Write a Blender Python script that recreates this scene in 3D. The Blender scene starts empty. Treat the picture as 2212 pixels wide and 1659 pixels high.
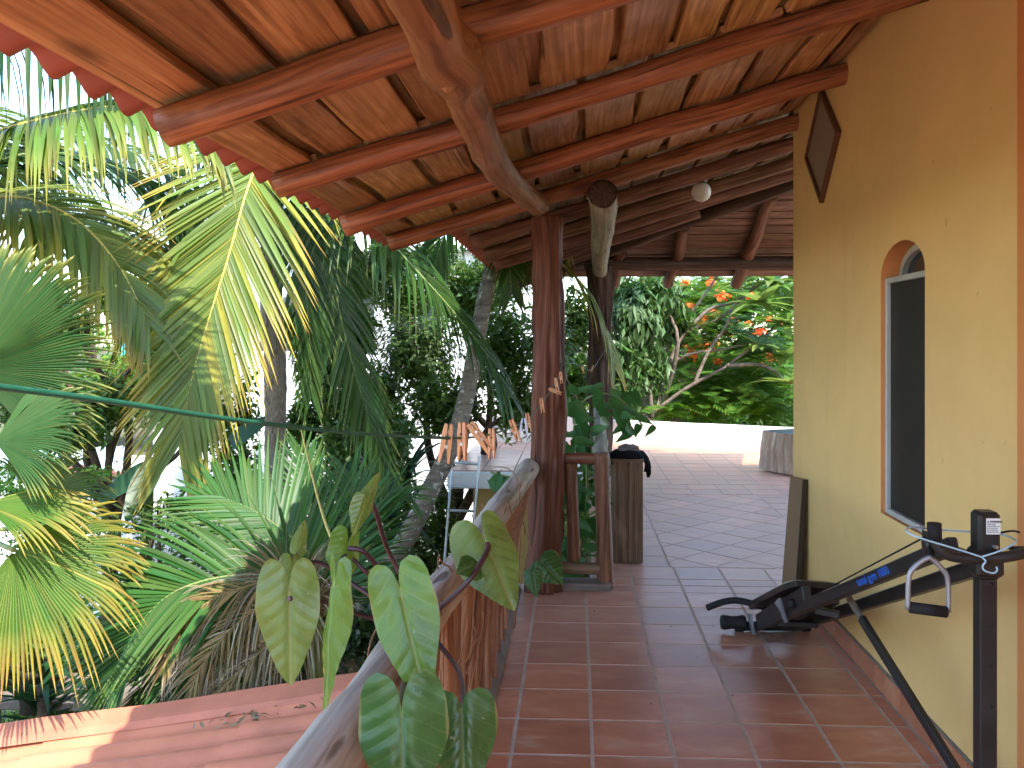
import bpy, bmesh, math, random
import numpy as np
from mathutils import Vector, Matrix, noise

# ---------------------------------------------------------------- camera, sky, sun, exposure
scn = bpy.context.scene
COL = scn.collection
F, YH, PX0, YAW, H = 1850.0, 742.0, 1147.0, math.radians(3.0), 1.6   # survey of the photograph, 2212 px wide
IW, IH = 2212.0, 1659.0
cam_d = bpy.data.cameras.new('camera'); cam = bpy.data.objects.new('camera', cam_d); COL.objects.link(cam)
cam.location = (0, 0, H); cam.rotation_euler = (math.radians(90), 0, YAW)
cam_d.sensor_width = 36; cam_d.lens = 36*F/IW
cam_d.shift_x = -(PX0-IW/2)/IW; cam_d.shift_y = -(IH/2-YH)/IW
cam_d.clip_start = .05; cam_d.clip_end = 3000
scn.camera = cam
SUN_DIR = Vector((.37, -.62, 1.0)).normalized()          # towards the sun: behind the camera, right, high
w = bpy.data.worlds.new('World'); scn.world = w; w.use_nodes = True
nt = w.node_tree; nt.nodes.clear()
sky = nt.nodes.new('ShaderNodeTexSky'); sky.sky_type = 'NISHITA'; sky.sun_disc = False
sky.sun_elevation = math.asin(SUN_DIR.z); sky.sun_rotation = math.atan2(SUN_DIR.x, SUN_DIR.y)
sky.air_density = 1.0; sky.dust_density = .5; sky.ozone_density = 1.6
bg = nt.nodes.new('ShaderNodeBackground'); bg.inputs[1].default_value = .15
ow = nt.nodes.new('ShaderNodeOutputWorld')
nt.links.new(sky.outputs[0], bg.inputs[0]); nt.links.new(bg.outputs[0], ow.inputs[0])
sun_d = bpy.data.lights.new('sun', 'SUN'); sun_d.energy = 2.0; sun_d.angle = math.radians(.5); sun_d.color = (1, .95, .86)
sun = bpy.data.objects.new('sun', sun_d); COL.objects.link(sun)
sun.rotation_euler = SUN_DIR.to_track_quat('Z', 'Y').to_euler()
vs = scn.view_settings; vs.view_transform = 'Standard'; vs.look = 'None'; vs.gamma = 1; vs.use_curve_mapping = False
vs.exposure = 2.55
scn.render.engine = 'CYCLES'
scn.cycles.use_adaptive_sampling = True; scn.cycles.adaptive_threshold = .03; scn.cycles.use_denoising = True
scn.cycles.max_bounces = 5; scn.cycles.caustics_reflective = False; scn.cycles.caustics_refractive = False; scn.cycles.diffuse_bounces = 4; scn.cycles.glossy_bounces = 3; scn.cycles.transmission_bounces = 4; scn.cycles.transparent_max_bounces = 6

# ---------------------------------------------------------------- helpers
_c, _s = math.cos(YAW), math.sin(YAW)
def ray(px, py):
    a = (px-PX0)/F; b = -(py-YH)/F
    return Vector((-_s+_c*a, _c+_s*a, b))
O = Vector((0, 0, H))
def PY(px, py, Y): v = ray(px, py); return O+v*(Y/v.y)
def PX(px, py, X): v = ray(px, py); return O+v*(X/v.x)
def PZ(px, py, Z=0.0): v = ray(px, py); return O+v*((Z-H)/v.z)
UP = Vector((0, 0, 1))
rnd = random.Random(7)
def U(a, b): return rnd.uniform(a, b)

def tag(o, label=None, cat=None, group=None, kind=None):
    if label: o['label'] = label
    if cat: o['category'] = cat
    if group: o['group'] = group
    if kind: o['kind'] = kind
    return o
def empty(name, loc=(0, 0, 0), label=None, cat=None, group=None, kind=None):
    o = bpy.data.objects.new(name, None); COL.objects.link(o); o.location = loc; o.empty_display_size = .1
    return tag(o, label, cat, group, kind)
def link(name, me, parent=None, mats=None):
    o = bpy.data.objects.new(name, me); COL.objects.link(o)
    if mats is not None and len(me.materials) == 0:
        for m in (mats if isinstance(mats, (list, tuple)) else [mats]): me.materials.append(m)
    if parent is not None:
        o.parent = parent
        p = parent; M = Vector((0, 0, 0))
        while p is not None: M += Vector(p.location); p = p.parent
        o.location = -M                                      # parents are only ever translated
    return o

class MB:
    """collects shapes (world coordinates) into one mesh object"""
    def __init__(s): s.v = []; s.f = []; s.uv = []; s.sm = []; s.mi = []; s.cur = 0
    def face(s, idx, uv=None, smooth=False):
        s.f.append(idx); s.sm.append(smooth); s.mi.append(s.cur)
        s.uv.append(uv if uv else [(0, 0)]*len(idx))
    def box(s, cx, cy, cz, sx, sy, sz, rot=None, bev=0.0):
        R = rot if rot is not None else Matrix.Identity(3)
        c = Vector((cx, cy, cz)); hx, hy, hz = sx/2, sy/2, sz/2
        b = min(bev, hx*.9, hy*.9, hz*.9)
        def put(p): s.v.append(tuple(c+R@Vector(p))); return len(s.v)-1
        ax = [hx, hy, hz]
        if b <= 0:
            ids = {}
            for i in (-1, 1):
                for j in (-1, 1):
                    for k in (-1, 1): ids[i, j, k] = put((i*hx, j*hy, k*hz))
            for A in range(3):
                B, C = (A+1) % 3, (A+2) % 3
                for sg in (-1, 1):
                    q = []
                    for (x, y) in ((-1, -1), (1, -1), (1, 1), (-1, 1)):
                        t = [0, 0, 0]; t[A] = sg; t[B] = x; t[C] = y; q.append(tuple(t))
                    if sg < 0: q = q[::-1]
                    L = 0 if True else 0
                    s.face([ids[t] for t in q], s._buv(q, ax, A))
            return
        ids = {}
        for i in (-1, 1):
            for j in (-1, 1):
                for k in (-1, 1):
                    for A in range(3):
                        p = [i*hx, j*hy, k*hz]
                        for D in range(3):
                            if D != A: p[D] -= (i, j, k)[D]*b
                        ids[i, j, k, A] = put(p)
        for A in range(3):
            B, C = (A+1) % 3, (A+2) % 3
            for sg in (-1, 1):
                q = []
                for (x, y) in ((-1, -1), (1, -1), (1, 1), (-1, 1)):
                    t = [0, 0, 0]; t[A] = sg; t[B] = x; t[C] = y; q.append(tuple(t))
                if sg < 0: q = q[::-1]
                s.face([ids[t+(A,)] for t in q], s._buv(q, ax, A))
            for sb in (-1, 1):
                for sc in (-1, 1):                            # edges along A
                    def T(a): t = [0, 0, 0]; t[A] = a; t[B] = sb; t[C] = sc; return tuple(t)
                    q = [ids[T(-1)+(B,)], ids[T(1)+(B,)], ids[T(1)+(C,)], ids[T(-1)+(C,)]]
                    if sb*sc < 0: q = q[::-1]
                    s.face(q)
        for i in (-1, 1):
            for j in (-1, 1):
                for k in (-1, 1):
                    q = [ids[i, j, k, 0], ids[i, j, k, 1], ids[i, j, k, 2]]
                    if i*j*k < 0: q = q[::-1]
                    s.face(q)
    def _buv(s, q, ax, A):
        L = max(range(3), key=lambda k: ax[k])
        W = [k for k in range(3) if k != A and k != L]
        out = []
        for t in q:
            if A == L: out.append((t[(A+1) % 3]*ax[(A+1) % 3], t[(A+2) % 3]*ax[(A+2) % 3]*.2))
            else: out.append((t[W[0]]*ax[W[0]]+ax[A], t[L]*ax[L]))
        return out
    def tube(s, pts, rad, n=10, caps=True, wob=0.0, seed=0, smooth=True, flat=1.0, upv=None):
        pts = [Vector(p) for p in pts]
        m = len(pts)
        if not isinstance(rad, (list, tuple)): rad = [rad]*m
        fr = upv; base = len(s.v); L = 0.0; rings = []
        for i, p in enumerate(pts):
            T = (pts[min(i+1, m-1)]-pts[max(i-1, 0)])
            T = T.normalized() if T.length > 1e-9 else UP
            if fr is None: fr = Vector((1, 0, 0)) if abs(T.x) < .9 else UP
            A = (fr-T*fr.dot(T)).normalized(); B = T.cross(A); fr = A
            if i: L += (p-pts[i-1]).length
            for k in range(n):
                a = 2*math.pi*k/n; r = rad[i]
                if wob:
                    d = A*math.cos(a)+B*math.sin(a)
                    r *= 1+wob*noise.noise(Vector((d.x*1.3+seed*7.1, d.y*1.3+d.z*1.3, L*2.2+seed*3)))+wob*.5*noise.noise(Vector((d.x*3+seed, d.y*3+d.z*3, L*6)))
                s.v.append(tuple(p+A*(math.cos(a)*r)+B*(math.sin(a)*r*flat)))
            rings.append((base+i*n, L, rad[i]))
        for i in range(m-1):
            b0, l0, r0 = rings[i]; b1, l1, r1 = rings[i+1]
            for k in range(n):
                k2 = (k+1) % n
                u0 = k*2*math.pi/n*r0; u1 = (k+1)*2*math.pi/n*r0
                s.face([b0+k, b0+k2, b1+k2, b1+k], [(u0, l0), (u1, l0), (u1, l1), (u0, l1)], smooth)
        if caps:
            for (b, l, r), flip in ((rings[0], True), (rings[-1], False)):
                idx = [b+k for k in range(n)]
                uv = [(math.cos(2*math.pi*k/n)*r, math.sin(2*math.pi*k/n)*r*.2) for k in range(n)]
                if flip: idx = idx[::-1]; uv = uv[::-1]
                s.face(idx, uv)
    def lathe(s, c, prof, n=16, axis=UP, smooth=True):
        axis = Vector(axis).normalized(); A = Vector((1, 0, 0)) if abs(axis.x) < .9 else UP
        A = (A-axis*A.dot(axis)).normalized(); B = axis.cross(A); c = Vector(c); b = len(s.v)
        for (r, h) in prof:
            for k in range(n):
                a = 2*math.pi*k/n; s.v.append(tuple(c+axis*h+A*(r*math.cos(a))+B*(r*math.sin(a))))
        for i in range(len(prof)-1):
            for k in range(n):
                k2 = (k+1) % n
                s.face([b+i*n+k, b+i*n+k2, b+(i+1)*n+k2, b+(i+1)*n+k], [(k/n, prof[i][1]), ((k+1)/n, prof[i][1]), ((k+1)/n, prof[i+1][1]), (k/n, prof[i+1][1])], smooth)
        s.face([b+k for k in range(n)][::-1]); s.face([b+(len(prof)-1)*n+k for k in range(n)])
    def poly(s, pts, uv=None, smooth=False):
        b = len(s.v); s.v += [tuple(p) for p in pts]; s.face(list(range(b, b+len(pts))), uv, smooth)
    def prism(s, pts, off):
        """closed slab: polygon pts swept by vector off"""
        off = Vector(off); b = len(s.v); n = len(pts)
        s.v += [tuple(p) for p in pts]; s.v += [tuple(Vector(p)+off) for p in pts]
        s.face(list(range(b, b+n))[::-1]); s.face(list(range(b+n, b+2*n)))
        for k in range(n): s.face([b+k, b+(k+1) % n, b+n+(k+1) % n, b+n+k])
    def grid(s, P, uv=None, smooth=True):
        """P[i][j] points"""
        b = len(s.v); m = len(P[0])
        for row in P: s.v += [tuple(p) for p in row]
        for i in range(len(P)-1):
            for j in range(m-1):
                s.face([b+i*m+j, b+i*m+j+1, b+(i+1)*m+j+1, b+(i+1)*m+j], [uv[i][j], uv[i][j+1], uv[i+1][j+1], uv[i+1][j]] if uv else None, smooth)
    def mesh(s, name):
        me = bpy.data.meshes.new(name); me.from_pydata(s.v, [], s.f)
        me.polygons.foreach_set('use_smooth', s.sm); me.polygons.foreach_set('material_index', s.mi)
        ul = me.uv_layers.new(name='UVMap')
        ul.data.foreach_set('uv', [c for f in s.uv for p in f for c in p])
        me.update(); return me
    def build(s, name, mats, parent=None):
        return link(name, s.mesh(name), parent, mats)

def smooth_path(pts, k=6):
    """Catmull-Rom through points (any dimension tuples)"""
    P = [np.array(p, float) for p in pts]; out = []
    for i in range(len(P)-1):
        p0 = P[max(i-1, 0)]; p1 = P[i]; p2 = P[i+1]; p3 = P[min(i+2, len(P)-1)]
        for j in range(k):
            t = j/k
            out.append(.5*((2*p1)+(-p0+p2)*t+(2*p0-5*p1+4*p2-p3)*t*t+(-p0+3*p1-3*p2+p3)*t**3))
    out.append(P[-1]); return out
def log_obj(name, parent, pts, rads, mat, n=14, k=6, wob=.12, seed=0, caps=True):
    q = smooth_path([tuple(p)+(r,) for p, r in zip(pts, rads)], k)
    m = MB(); m.tube([Vector(x[:3]) for x in q], [float(x[3]) for x in q], n, caps, wob, seed)
    return m.build(name, mat, parent)

# ---------------------------------------------------------------- materials
class NM:
    def __init__(s, name):
        s.m = bpy.data.materials.new(name); s.m.use_nodes = True; s.t = s.m.node_tree; s.t.nodes.clear()
        s.out = s.n('ShaderNodeOutputMaterial')
    def n(s, typ, **kw):
        x = s.t.nodes.new(typ)
        for k, v in kw.items(): setattr(x, k, v)
        return x
    def l(s, a, b): s.t.links.new(a, b)
    def set(s, sock, v):
        if hasattr(v, 'is_linked') or isinstance(v, bpy.types.NodeSocket): s.l(v, sock)
        else:
            if isinstance(v, (tuple, list)) and len(v) == 3 and sock.type == 'RGBA': v = (*v, 1)
            sock.default_value = v
    def uv(s): return s.n('ShaderNodeTexCoord').outputs['UV']
    def obj(s): return s.n('ShaderNodeTexCoord').outputs['Object']
    def mapping(s, vec, scale, loc=(0, 0, 0)):
        x = s.n('ShaderNodeMapping'); s.l(vec, x.inputs[0]); s.set(x.inputs['Scale'], scale); s.set(x.inputs['Location'], loc); return x.outputs[0]
    def noise(s, vec, scale=5, detail=4, rough=.55, dist=0.0):
        x = s.n('ShaderNodeTexNoise'); s.l(vec, x.inputs['Vector']); x.inputs['Scale'].default_value = scale
        x.inputs['Detail'].default_value = detail; x.inputs['Roughness'].default_value = rough; x.inputs['Distortion'].default_value = dist
        return x.outputs['Fac']
    def ramp(s, fac, stops, interp='LINEAR'):
        x = s.n('ShaderNodeValToRGB'); s.set(x.inputs[0], fac); r = x.color_ramp; r.interpolation = interp
        while len(r.elements) > 1: r.elements.remove(r.elements[-1])
        r.elements[0].position = stops[0][0]; r.elements[0].color = (*stops[0][1], 1)
        for p, c in stops[1:]: e = r.elements.new(p); e.color = (*c, 1)
        return x.outputs[0]
    def mix(s, fac, a, b, mode='MIX'):
        x = s.n('ShaderNodeMix', data_type='RGBA', blend_type=mode); s.set(x.inputs[0], fac); s.set(x.inputs[6], a); s.set(x.inputs[7], b); return x.outputs[2]
    def math(s, op, a, b=0.0, c=0.0):
        x = s.n('ShaderNodeMath', operation=op); s.set(x.inputs[0], a); s.set(x.inputs[1], b); s.set(x.inputs[2], c); return x.outputs[0]
    def rng(s, v, a, b, c=0.0, d=1.0):
        x = s.n('ShaderNodeMapRange'); s.set(x.inputs[0], v); s.set(x.inputs[1], a); s.set(x.inputs[2], b); s.set(x.inputs[3], c); s.set(x.inputs[4], d); return x.outputs[0]
    def hsv(s, col, h=.5, sat=1.0, val=1.0):
        x = s.n('ShaderNodeHueSaturation'); s.set(x.inputs['Hue'], h); s.set(x.inputs['Saturation'], sat); s.set(x.inputs['Value'], val); s.set(x.inputs['Color'], col); return x.outputs[0]
    def orand(s): return s.n('ShaderNodeObjectInfo').outputs['Random']
    def irand(s): return s.n('ShaderNodeNewGeometry').outputs['Random Per Island']
    def sep(s, v): x = s.n('ShaderNodeSeparateXYZ'); s.l(v, x.inputs[0]); return x.outputs
    def bump(s, h, strength=.3, dist=.01):
        x = s.n('ShaderNodeBump'); s.set(x.inputs['Height'], h); x.inputs['Strength'].default_value = strength; x.inputs['Distance'].default_value = dist; return x.outputs[0]
    def bsdf(s, col, rough=.6, spec=.5, metal=0.0, normal=None, coat=0.0, link=True, coat_rough=.1):
        x = s.n('ShaderNodeBsdfPrincipled'); s.set(x.inputs['Base Color'], col); s.set(x.inputs['Roughness'], rough)
        s.set(x.inputs['Specular IOR Level'], spec); s.set(x.inputs['Metallic'], metal)
        if normal is not None: s.l(normal, x.inputs['Normal'])
        if coat: s.set(x.inputs['Coat Weight'], coat); s.set(x.inputs['Coat Roughness'], coat_rough)
        if link: s.l(x.outputs[0], s.out.inputs[0])
        return x.outputs[0]

def wood(name, dark, mid, light, rough=.5, spec=.4, blot=1.0, coat=0.0, bump=.35, stretch=3.0, var=.25, crk=(55, .9, .66, .72), rings=0.0):
    M = NM(name); uv = M.uv(); r = M.orand()
    off = M.n('ShaderNodeCombineXYZ'); M.l(M.math('MULTIPLY', r, 37.0), off.inputs[0]); M.l(M.math('MULTIPLY', r, 91.0), off.inputs[1])
    n1 = M.noise(M.mapping(uv, (38, stretch, 1), off.outputs[0]), 1.0, 3, .62, .5)
    n2 = M.noise(M.mapping(uv, (5, 1.6, 1), off.outputs[0]), 1.0, 3, .6, 1.2)
    col = M.ramp(n1, [(.33, dark), (.5, mid), (.68, light)])
    col = M.mix(M.rng(n2, .35, .75, 0, .55*blot), col, tuple(c*.55 for c in mid), 'MIX')
    col = M.mix(M.rng(n2, .45, .25, 0, .45*blot), col, light)
    if rings:
        wv = M.n('ShaderNodeTexWave', wave_type='BANDS', bands_direction='X', wave_profile='SAW'); M.l(M.mapping(uv, (9, .55, 1), off.outputs[0]), wv.inputs['Vector']); wv.inputs['Scale'].default_value = 1.1
        wv.inputs['Distortion'].default_value = 7.0; wv.inputs['Detail'].default_value = 2.0; wv.inputs['Detail Scale'].default_value = .7
        col = M.mix(M.rng(wv.outputs['Fac'], .35, 1.0, 0, rings), col, tuple(c*.9 for c in dark))
        kn = M.n('ShaderNodeTexVoronoi'); M.l(M.mapping(uv, (3.4, 1.1, 1), off.outputs[0]), kn.inputs['Vector']); kn.inputs['Scale'].default_value = 1.0
        col = M.mix(M.rng(kn.outputs['Distance'], .05, .13, .75, 0), col, tuple(c*.45 for c in dark))
    ck = M.rng(M.noise(M.mapping(uv, (crk[0], crk[1], 1), off.outputs[0]), 1.0, 1, .5), crk[2], crk[3], 0, 1)
    col = M.mix(M.math('MULTIPLY', ck, .7), col, tuple(c*.25 for c in dark))
    col = M.hsv(col, M.rng(r, 0, 1, .5-.012*var*4, .5+.012*var*4), 1.0, M.rng(M.math('FRACT', M.math('MULTIPLY', r, 7.3)), 0, 1, 1-var, 1+var))
    M.bsdf(col, M.rng(n2, .3, .7, rough-.1, rough+.15), spec, normal=M.bump(M.math('SUBTRACT', n1, ck), bump, .006), coat=coat)
    return M.m
def plain(name, col, rough=.5, spec=.5, metal=0.0, var=.12, scale=6, bump=0.0, coat=0.0):
    M = NM(name); o = M.obj(); n = M.noise(o, scale, 5, .6)
    c = M.mix(M.rng(n, .3, .75), tuple(x*(1-var) for x in col), tuple(min(1, x*(1+var)) for x in col))
    M.bsdf(c, M.rng(n, .3, .7, max(.02, rough-.08), min(1, rough+.08)), spec, metal, M.bump(M.noise(o, scale*12, 4), bump, .004) if bump else None, coat)
    return M.m
def leafmat(name, base, tip, back=None, trans=.35, rough=.38, tip0=.72, vary=.35, spec=.45, yel=.0, hue=.03):
    """UV.x runs from leaf base to tip, UV.y is across"""
    M = NM(name); xy = M.sep(M.uv()); r = M.irand(); r2 = M.math('FRACT', M.math('MULTIPLY', r, 13.7))
    c = M.mix(M.rng(xy[0], tip0, 1.0), base, tip)
    if yel: c = M.mix(M.rng(r2, 1-yel, 1.0, 0, .8), c, tip)
    c = M.hsv(c, M.rng(r2, 0, 1, .5-hue, .5+hue), 1.0, M.rng(r, 0, 1, 1-vary, 1+vary))
    g = M.n('ShaderNodeNewGeometry')
    if back: c = M.mix(M.math('MULTIPLY', g.outputs['Backfacing'], .7), c, back)
    p = M.bsdf(c, rough+.08, spec*.65, link=False)
    t = M.n('ShaderNodeBsdfTranslucent'); M.l(M.hsv(c, .485, 1.15, 1.5), t.inputs[0])
    mx = M.n('ShaderNodeMixShader'); mx.inputs[0].default_value = trans
    M.l(p, mx.inputs[1]); M.l(t.outputs[0], mx.inputs[2]); M.l(mx.outputs[0], M.out.inputs[0])
    return M.m

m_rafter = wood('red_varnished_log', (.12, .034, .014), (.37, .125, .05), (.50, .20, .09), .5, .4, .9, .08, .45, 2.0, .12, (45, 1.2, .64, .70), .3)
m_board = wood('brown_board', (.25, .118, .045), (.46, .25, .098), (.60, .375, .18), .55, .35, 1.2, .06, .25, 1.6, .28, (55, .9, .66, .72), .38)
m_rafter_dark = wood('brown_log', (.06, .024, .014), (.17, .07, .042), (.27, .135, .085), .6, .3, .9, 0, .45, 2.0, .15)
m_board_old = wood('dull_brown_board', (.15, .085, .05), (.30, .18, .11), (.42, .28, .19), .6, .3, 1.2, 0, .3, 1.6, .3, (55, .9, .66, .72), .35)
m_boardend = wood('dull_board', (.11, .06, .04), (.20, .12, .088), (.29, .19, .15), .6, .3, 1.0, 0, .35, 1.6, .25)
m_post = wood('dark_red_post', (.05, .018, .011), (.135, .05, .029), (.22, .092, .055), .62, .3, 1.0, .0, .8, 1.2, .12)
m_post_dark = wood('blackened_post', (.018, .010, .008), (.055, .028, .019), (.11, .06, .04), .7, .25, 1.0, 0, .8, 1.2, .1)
m_newel = wood('red_brown_rail', (.06, .022, .011), (.19, .075, .036), (.30, .14, .075), .5, .4, 1.0, .1, .5, 1.2, .12)
m_beam = wood('brown_beam', (.13, .05, .02), (.27, .12, .05), (.38, .20, .10), .58, .35, 1.3, .0, .6, 1.4, .1, (16, 1.6, .68, .71))
m_pale = wood('pale_bark_log', (.17, .15, .11), (.33, .30, .23), (.45, .42, .34), .8, .2, 1.0, 0, .8, .8, .1)
m_grey = wood('weathered_grey_log', (.24, .19, .145), (.42, .355, .285), (.55, .485, .41), .75, .2, .7, 0, .6, 1.2, .05, (13, 2.2, .69, .72))
m_bal = wood('baluster_wood', (.13, .055, .027), (.31, .15, .078), (.43, .25, .15), .6, .3, 1.0, 0, .6, 1.5, .22)
m_plank = wood('old_pine_plank', (.08, .052, .037), (.18, .118, .08), (.26, .18, .13), .75, .25, 1.0, 0, .4, 1.0, .15)
m_darkbeam = wood('dark_beam', (.025, .014, .010), (.065, .036, .024), (.12, .07, .05), .6, .3, .8, 0, .5, 1.2, .1)

def tile_mat():
    M = NM('terracotta_tile'); r = M.orand(); r2 = M.math('FRACT', M.math('MULTIPLY', r, 5.77))
    g = M.n('ShaderNodeNewGeometry').outputs['Position']
    off = M.n('ShaderNodeCombineXYZ'); M.l(M.math('MULTIPLY', r, 50.0), off.inputs[0]); M.l(M.math('MULTIPLY', r2, 50.0), off.inputs[1])
    p = M.mapping(g, (3, 7, 3), off.outputs[0])
    a = M.noise(p, 1.2, 5, .6, .6); b = M.noise(M.mapping(g, (14, 40, 9), off.outputs[0]), 1, 4, .65)
    c = M.ramp(a, [(.3, (.37, .11, .045)), (.52, (.47, .165, .072)), (.72, (.55, .25, .135))])
    mk = M.math('MULTIPLY', M.rng(a, .55, .68), M.rng(b, .42, .6))
    c = M.mix(M.math('MULTIPLY', mk, .6), c, (.50, .32, .22))
    c = M.hsv(c, .5, 1.0, M.rng(r, 0, 1, .82, 1.15))
    d = M.noise(g, 1.1, 5, .6)
    M.bsdf(c, M.rng(M.math('ADD', a, M.math('MULTIPLY', d, .5)), .5, 1.0, .34, .52), .5, coat=.5, coat_rough=.30)
    pb = [x for x in M.t.nodes if x.type == 'BSDF_PRINCIPLED'][0]; pb.inputs['Sheen Weight'].default_value = .24; pb.inputs['Sheen Roughness'].default_value = .3; pb.inputs['Sheen Tint'].default_value = (.95, .97, 1, 1)
    return M.m
m_tile = tile_mat()
m_grout = plain('grout', (.50, .40, .32), .85, .2, 0, .2, 14)
m_bounce_cement = plain('bounce_cement', (.56, .52, .47), .85, .2, 0, .12, 3)
m_cement = plain('cement', (.20, .165, .14), .9, .2, 0, .25, 9, .5)
def wall_mat(name, col, var=.1):
    M = NM(name); o = M.n('ShaderNodeNewGeometry').outputs['Position']
    a = M.noise(o, .9, 5, .6, .4); b = M.noise(o, 5, 5, .6); f = M.noise(o, 90, 4, .6)
    c = M.mix(M.rng(a, .3, .7), tuple(x*(1-var) for x in col), tuple(x*(1+var) for x in col))
    c = M.mix(M.rng(b, .55, .8, 0, .18), c, tuple(x*.7 for x in col))
    sp = M.noise(o, 16, 2, .5); c = M.mix(M.rng(sp, .75, .77, 0, .25), c, (.2, .14, .08))
    st = M.noise(M.mapping(o, (6, 6, .5)), 1.0, 4, .6); c = M.mix(M.rng(st, .58, .8, 0, .16), c, tuple(x*.62 for x in col))
    M.bsdf(c, .62, .3, normal=M.bump(M.math('ADD', f, M.math('MULTIPLY', b, 2.0)), .12, .006))
    return M.m
m_yellow = wall_mat('ochre_yellow_paint', (.78, .53, .215))
m_orange = wall_mat('orange_paint', (.64, .25, .085))
m_white = wall_mat('white_plaster', (.78, .77, .75), .05)
m_yellow2 = wall_mat('tan_wall_paint', (.50, .33, .12))
m_sheet = plain('red_roof_sheet', (.33, .095, .06), .5, .4, 0, .2, 3)
m_sheet2 = plain('salmon_roof_sheet', (.58, .195, .10), .5, .35, 0, .22, 2.5, .15)
m_flash = plain('orange_flashing', (.50, .165, .09), .55, .35, 0, .2, 5)
m_black = plain('black_metal', (.017, .017, .018), .38, .5, 0, .4, 7)
m_rubber = plain('black_rubber', (.014, .014, .015), .75, .3, 0, .3, 12, .4)
m_vinyl = plain('black_vinyl', (.02, .019, .019), .35, .5, 0, .3, 4)
m_alu = plain('grey_aluminium', (.30, .31, .33), .45, .5, .6, .2, 9)
m_steel = plain('ladder_aluminium', (.55, .57, .58), .4, .5, .7, .15, 9)
m_chrome = plain('bare_steel', (.45, .43, .40), .35, .5, .9, .2, 14)
m_bluewire = plain('light_blue_plastic', (.38, .60, .74), .4, .4, 0, .05, 5)
m_sticker = plain('white_sticker', (.75, .75, .74), .5, .4, 0, .05, 5)
m_ink = plain('black_ink', (.02, .02, .02), .6, .3)
m_blueink = plain('blue_print', (.03, .13, .55), .5, .4)
m_peg = wood('peg_wood', (.42, .19, .085), (.60, .30, .15), (.70, .40, .22), .6, .3, .6, 0, .15, 4, .08)
m_pegblue = plain('pale_blue_plastic', (.45, .48, .68), .35, .5, 0, .05)
m_rope = plain('green_cord', (.012, .105, .066), .5, .4, 0, .15, 60, .3)
m_frame = plain('window_frame', (.48, .48, .46), .5, .4, .2, .1)
m_globe = plain('lamp_globe', (.62, .60, .56), .3, .5, 0, .06, 5)
m_card = plain('brown_panel', (.26, .165, .09), .75, .3, 0, .12, 5)
m_carddark = plain('brown_panel_edge', (.05, .033, .02), .8, .2)
m_cloth = plain('black_cloth', (.010, .010, .012), .95, .1, 0, .3, 10, .5)
m_rag = plain('grey_rag', (.17, .15, .16), .95, .1, 0, .35, 14, .6)
def screen_mat():
    M = NM('window_screen'); o = M.n('ShaderNodeNewGeometry').outputs['Position']
    n = M.noise(o, 3, 3); M.bsdf(M.mix(n, (.012, .011, .010), (.032, .028, .023)), .5, .2, normal=M.bump(M.noise(o, 5, 2), .05, .02)); return M.m
m_screen = screen_mat()
m_trunk = wood('palm_bark', (.13, .10, .075), (.25, .20, .155), (.36, .31, .25), .9, .15, 1.0, 0, .8, 9, .1)
def bark(name, a, b, spots=None):
    M = NM(name); o = M.obj(); n = M.noise(o, 7, 6, .65, .5); v = M.noise(M.mapping(o, (4, 4, 22)), 1, 4, .6)
    c = M.mix(M.rng(M.math('ADD', n, v), .75, 1.25), a, b)
    if spots:
        k = M.noise(o, 13, 3, .55); c = M.mix(M.rng(k, .60, .64), c, spots)
    M.bsdf(c, .88, .2, normal=M.bump(M.math('ADD', n, v), .7, .02)); return M.m
m_lichen = bark('lichen_bark', (.10, .08, .06), (.26, .215, .165), (.42, .41, .36))
m_bark = bark('grey_brown_bark', (.10, .075, .055), (.26, .21, .165))
m_barkdark = bark('dark_bark', (.05, .033, .022), (.13, .09, .06))
m_coco = leafmat('coconut_leaflet', (.10, .16, .025), (.27, .24, .05), (.19, .25, .07), .32, .33, .6, .3, .5, .12)
m_coco_old = leafmat('ageing_coconut_leaflet', (.12, .18, .035), (.42, .29, .05), (.15, .20, .06), .32, .33, .55, .28, .5, .3)
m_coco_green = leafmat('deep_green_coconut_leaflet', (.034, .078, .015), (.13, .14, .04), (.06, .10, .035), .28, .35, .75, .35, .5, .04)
m_rachis = plain('yellow_rachis', (.48, .38, .08), .45, .4, 0, .15, 8)
m_rachis_g = plain('green_rachis', (.16, .20, .05), .5, .4, 0, .2, 8)
m_fan = leafmat('fan_palm_blade', (.045, .105, .022), (.26, .26, .05), (.07, .13, .035), .33, .36, .8, .12, .5, 0)
m_fan_old = leafmat('yellowing_fan_blade', (.08, .15, .018), (.40, .29, .06), (.10, .16, .03), .36, .4, .64, .15, .4, .1)
m_areca = leafmat('feather_palm_leaflet', (.042, .115, .022), (.15, .20, .04), (.06, .125, .032), .32, .35, .8, .28, .5, .05)
m_dead = leafmat('dead_leaflet', (.20, .14, .055), (.36, .31, .25), (.22, .17, .09), .2, .8, .4, .45, .15, .3, .015)
m_deadstem = plain('dead_rachis', (.20, .14, .05), .8, .2, 0, .3, 9)
m_hedge = leafmat('small_glossy_leaf', (.068, .142, .025), (.10, .17, .035), (.08, .14, .04), .32, .33, .5, .5, .5, .06)
m_mango = leafmat('drooping_leaf', (.055, .125, .03), (.11, .17, .045), (.08, .14, .05), .3, .35, .5, .5, .5, .03)
m_poin = leafmat('feathery_leaf', (.075, .165, .022), (.12, .21, .035), None, .38, .45, .5, .35, .35, .02)
m_flower = leafmat('orange_red_petal', (.85, .17, .045), (.9, .28, .10), None, .35, .6, .4, .25, .2, 0, .015)
m_plum = leafmat('long_glossy_leaf', (.12, .21, .04), (.16, .24, .06), (.16, .24, .08), .38, .35, .6, .25, .45, .07)
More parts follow.
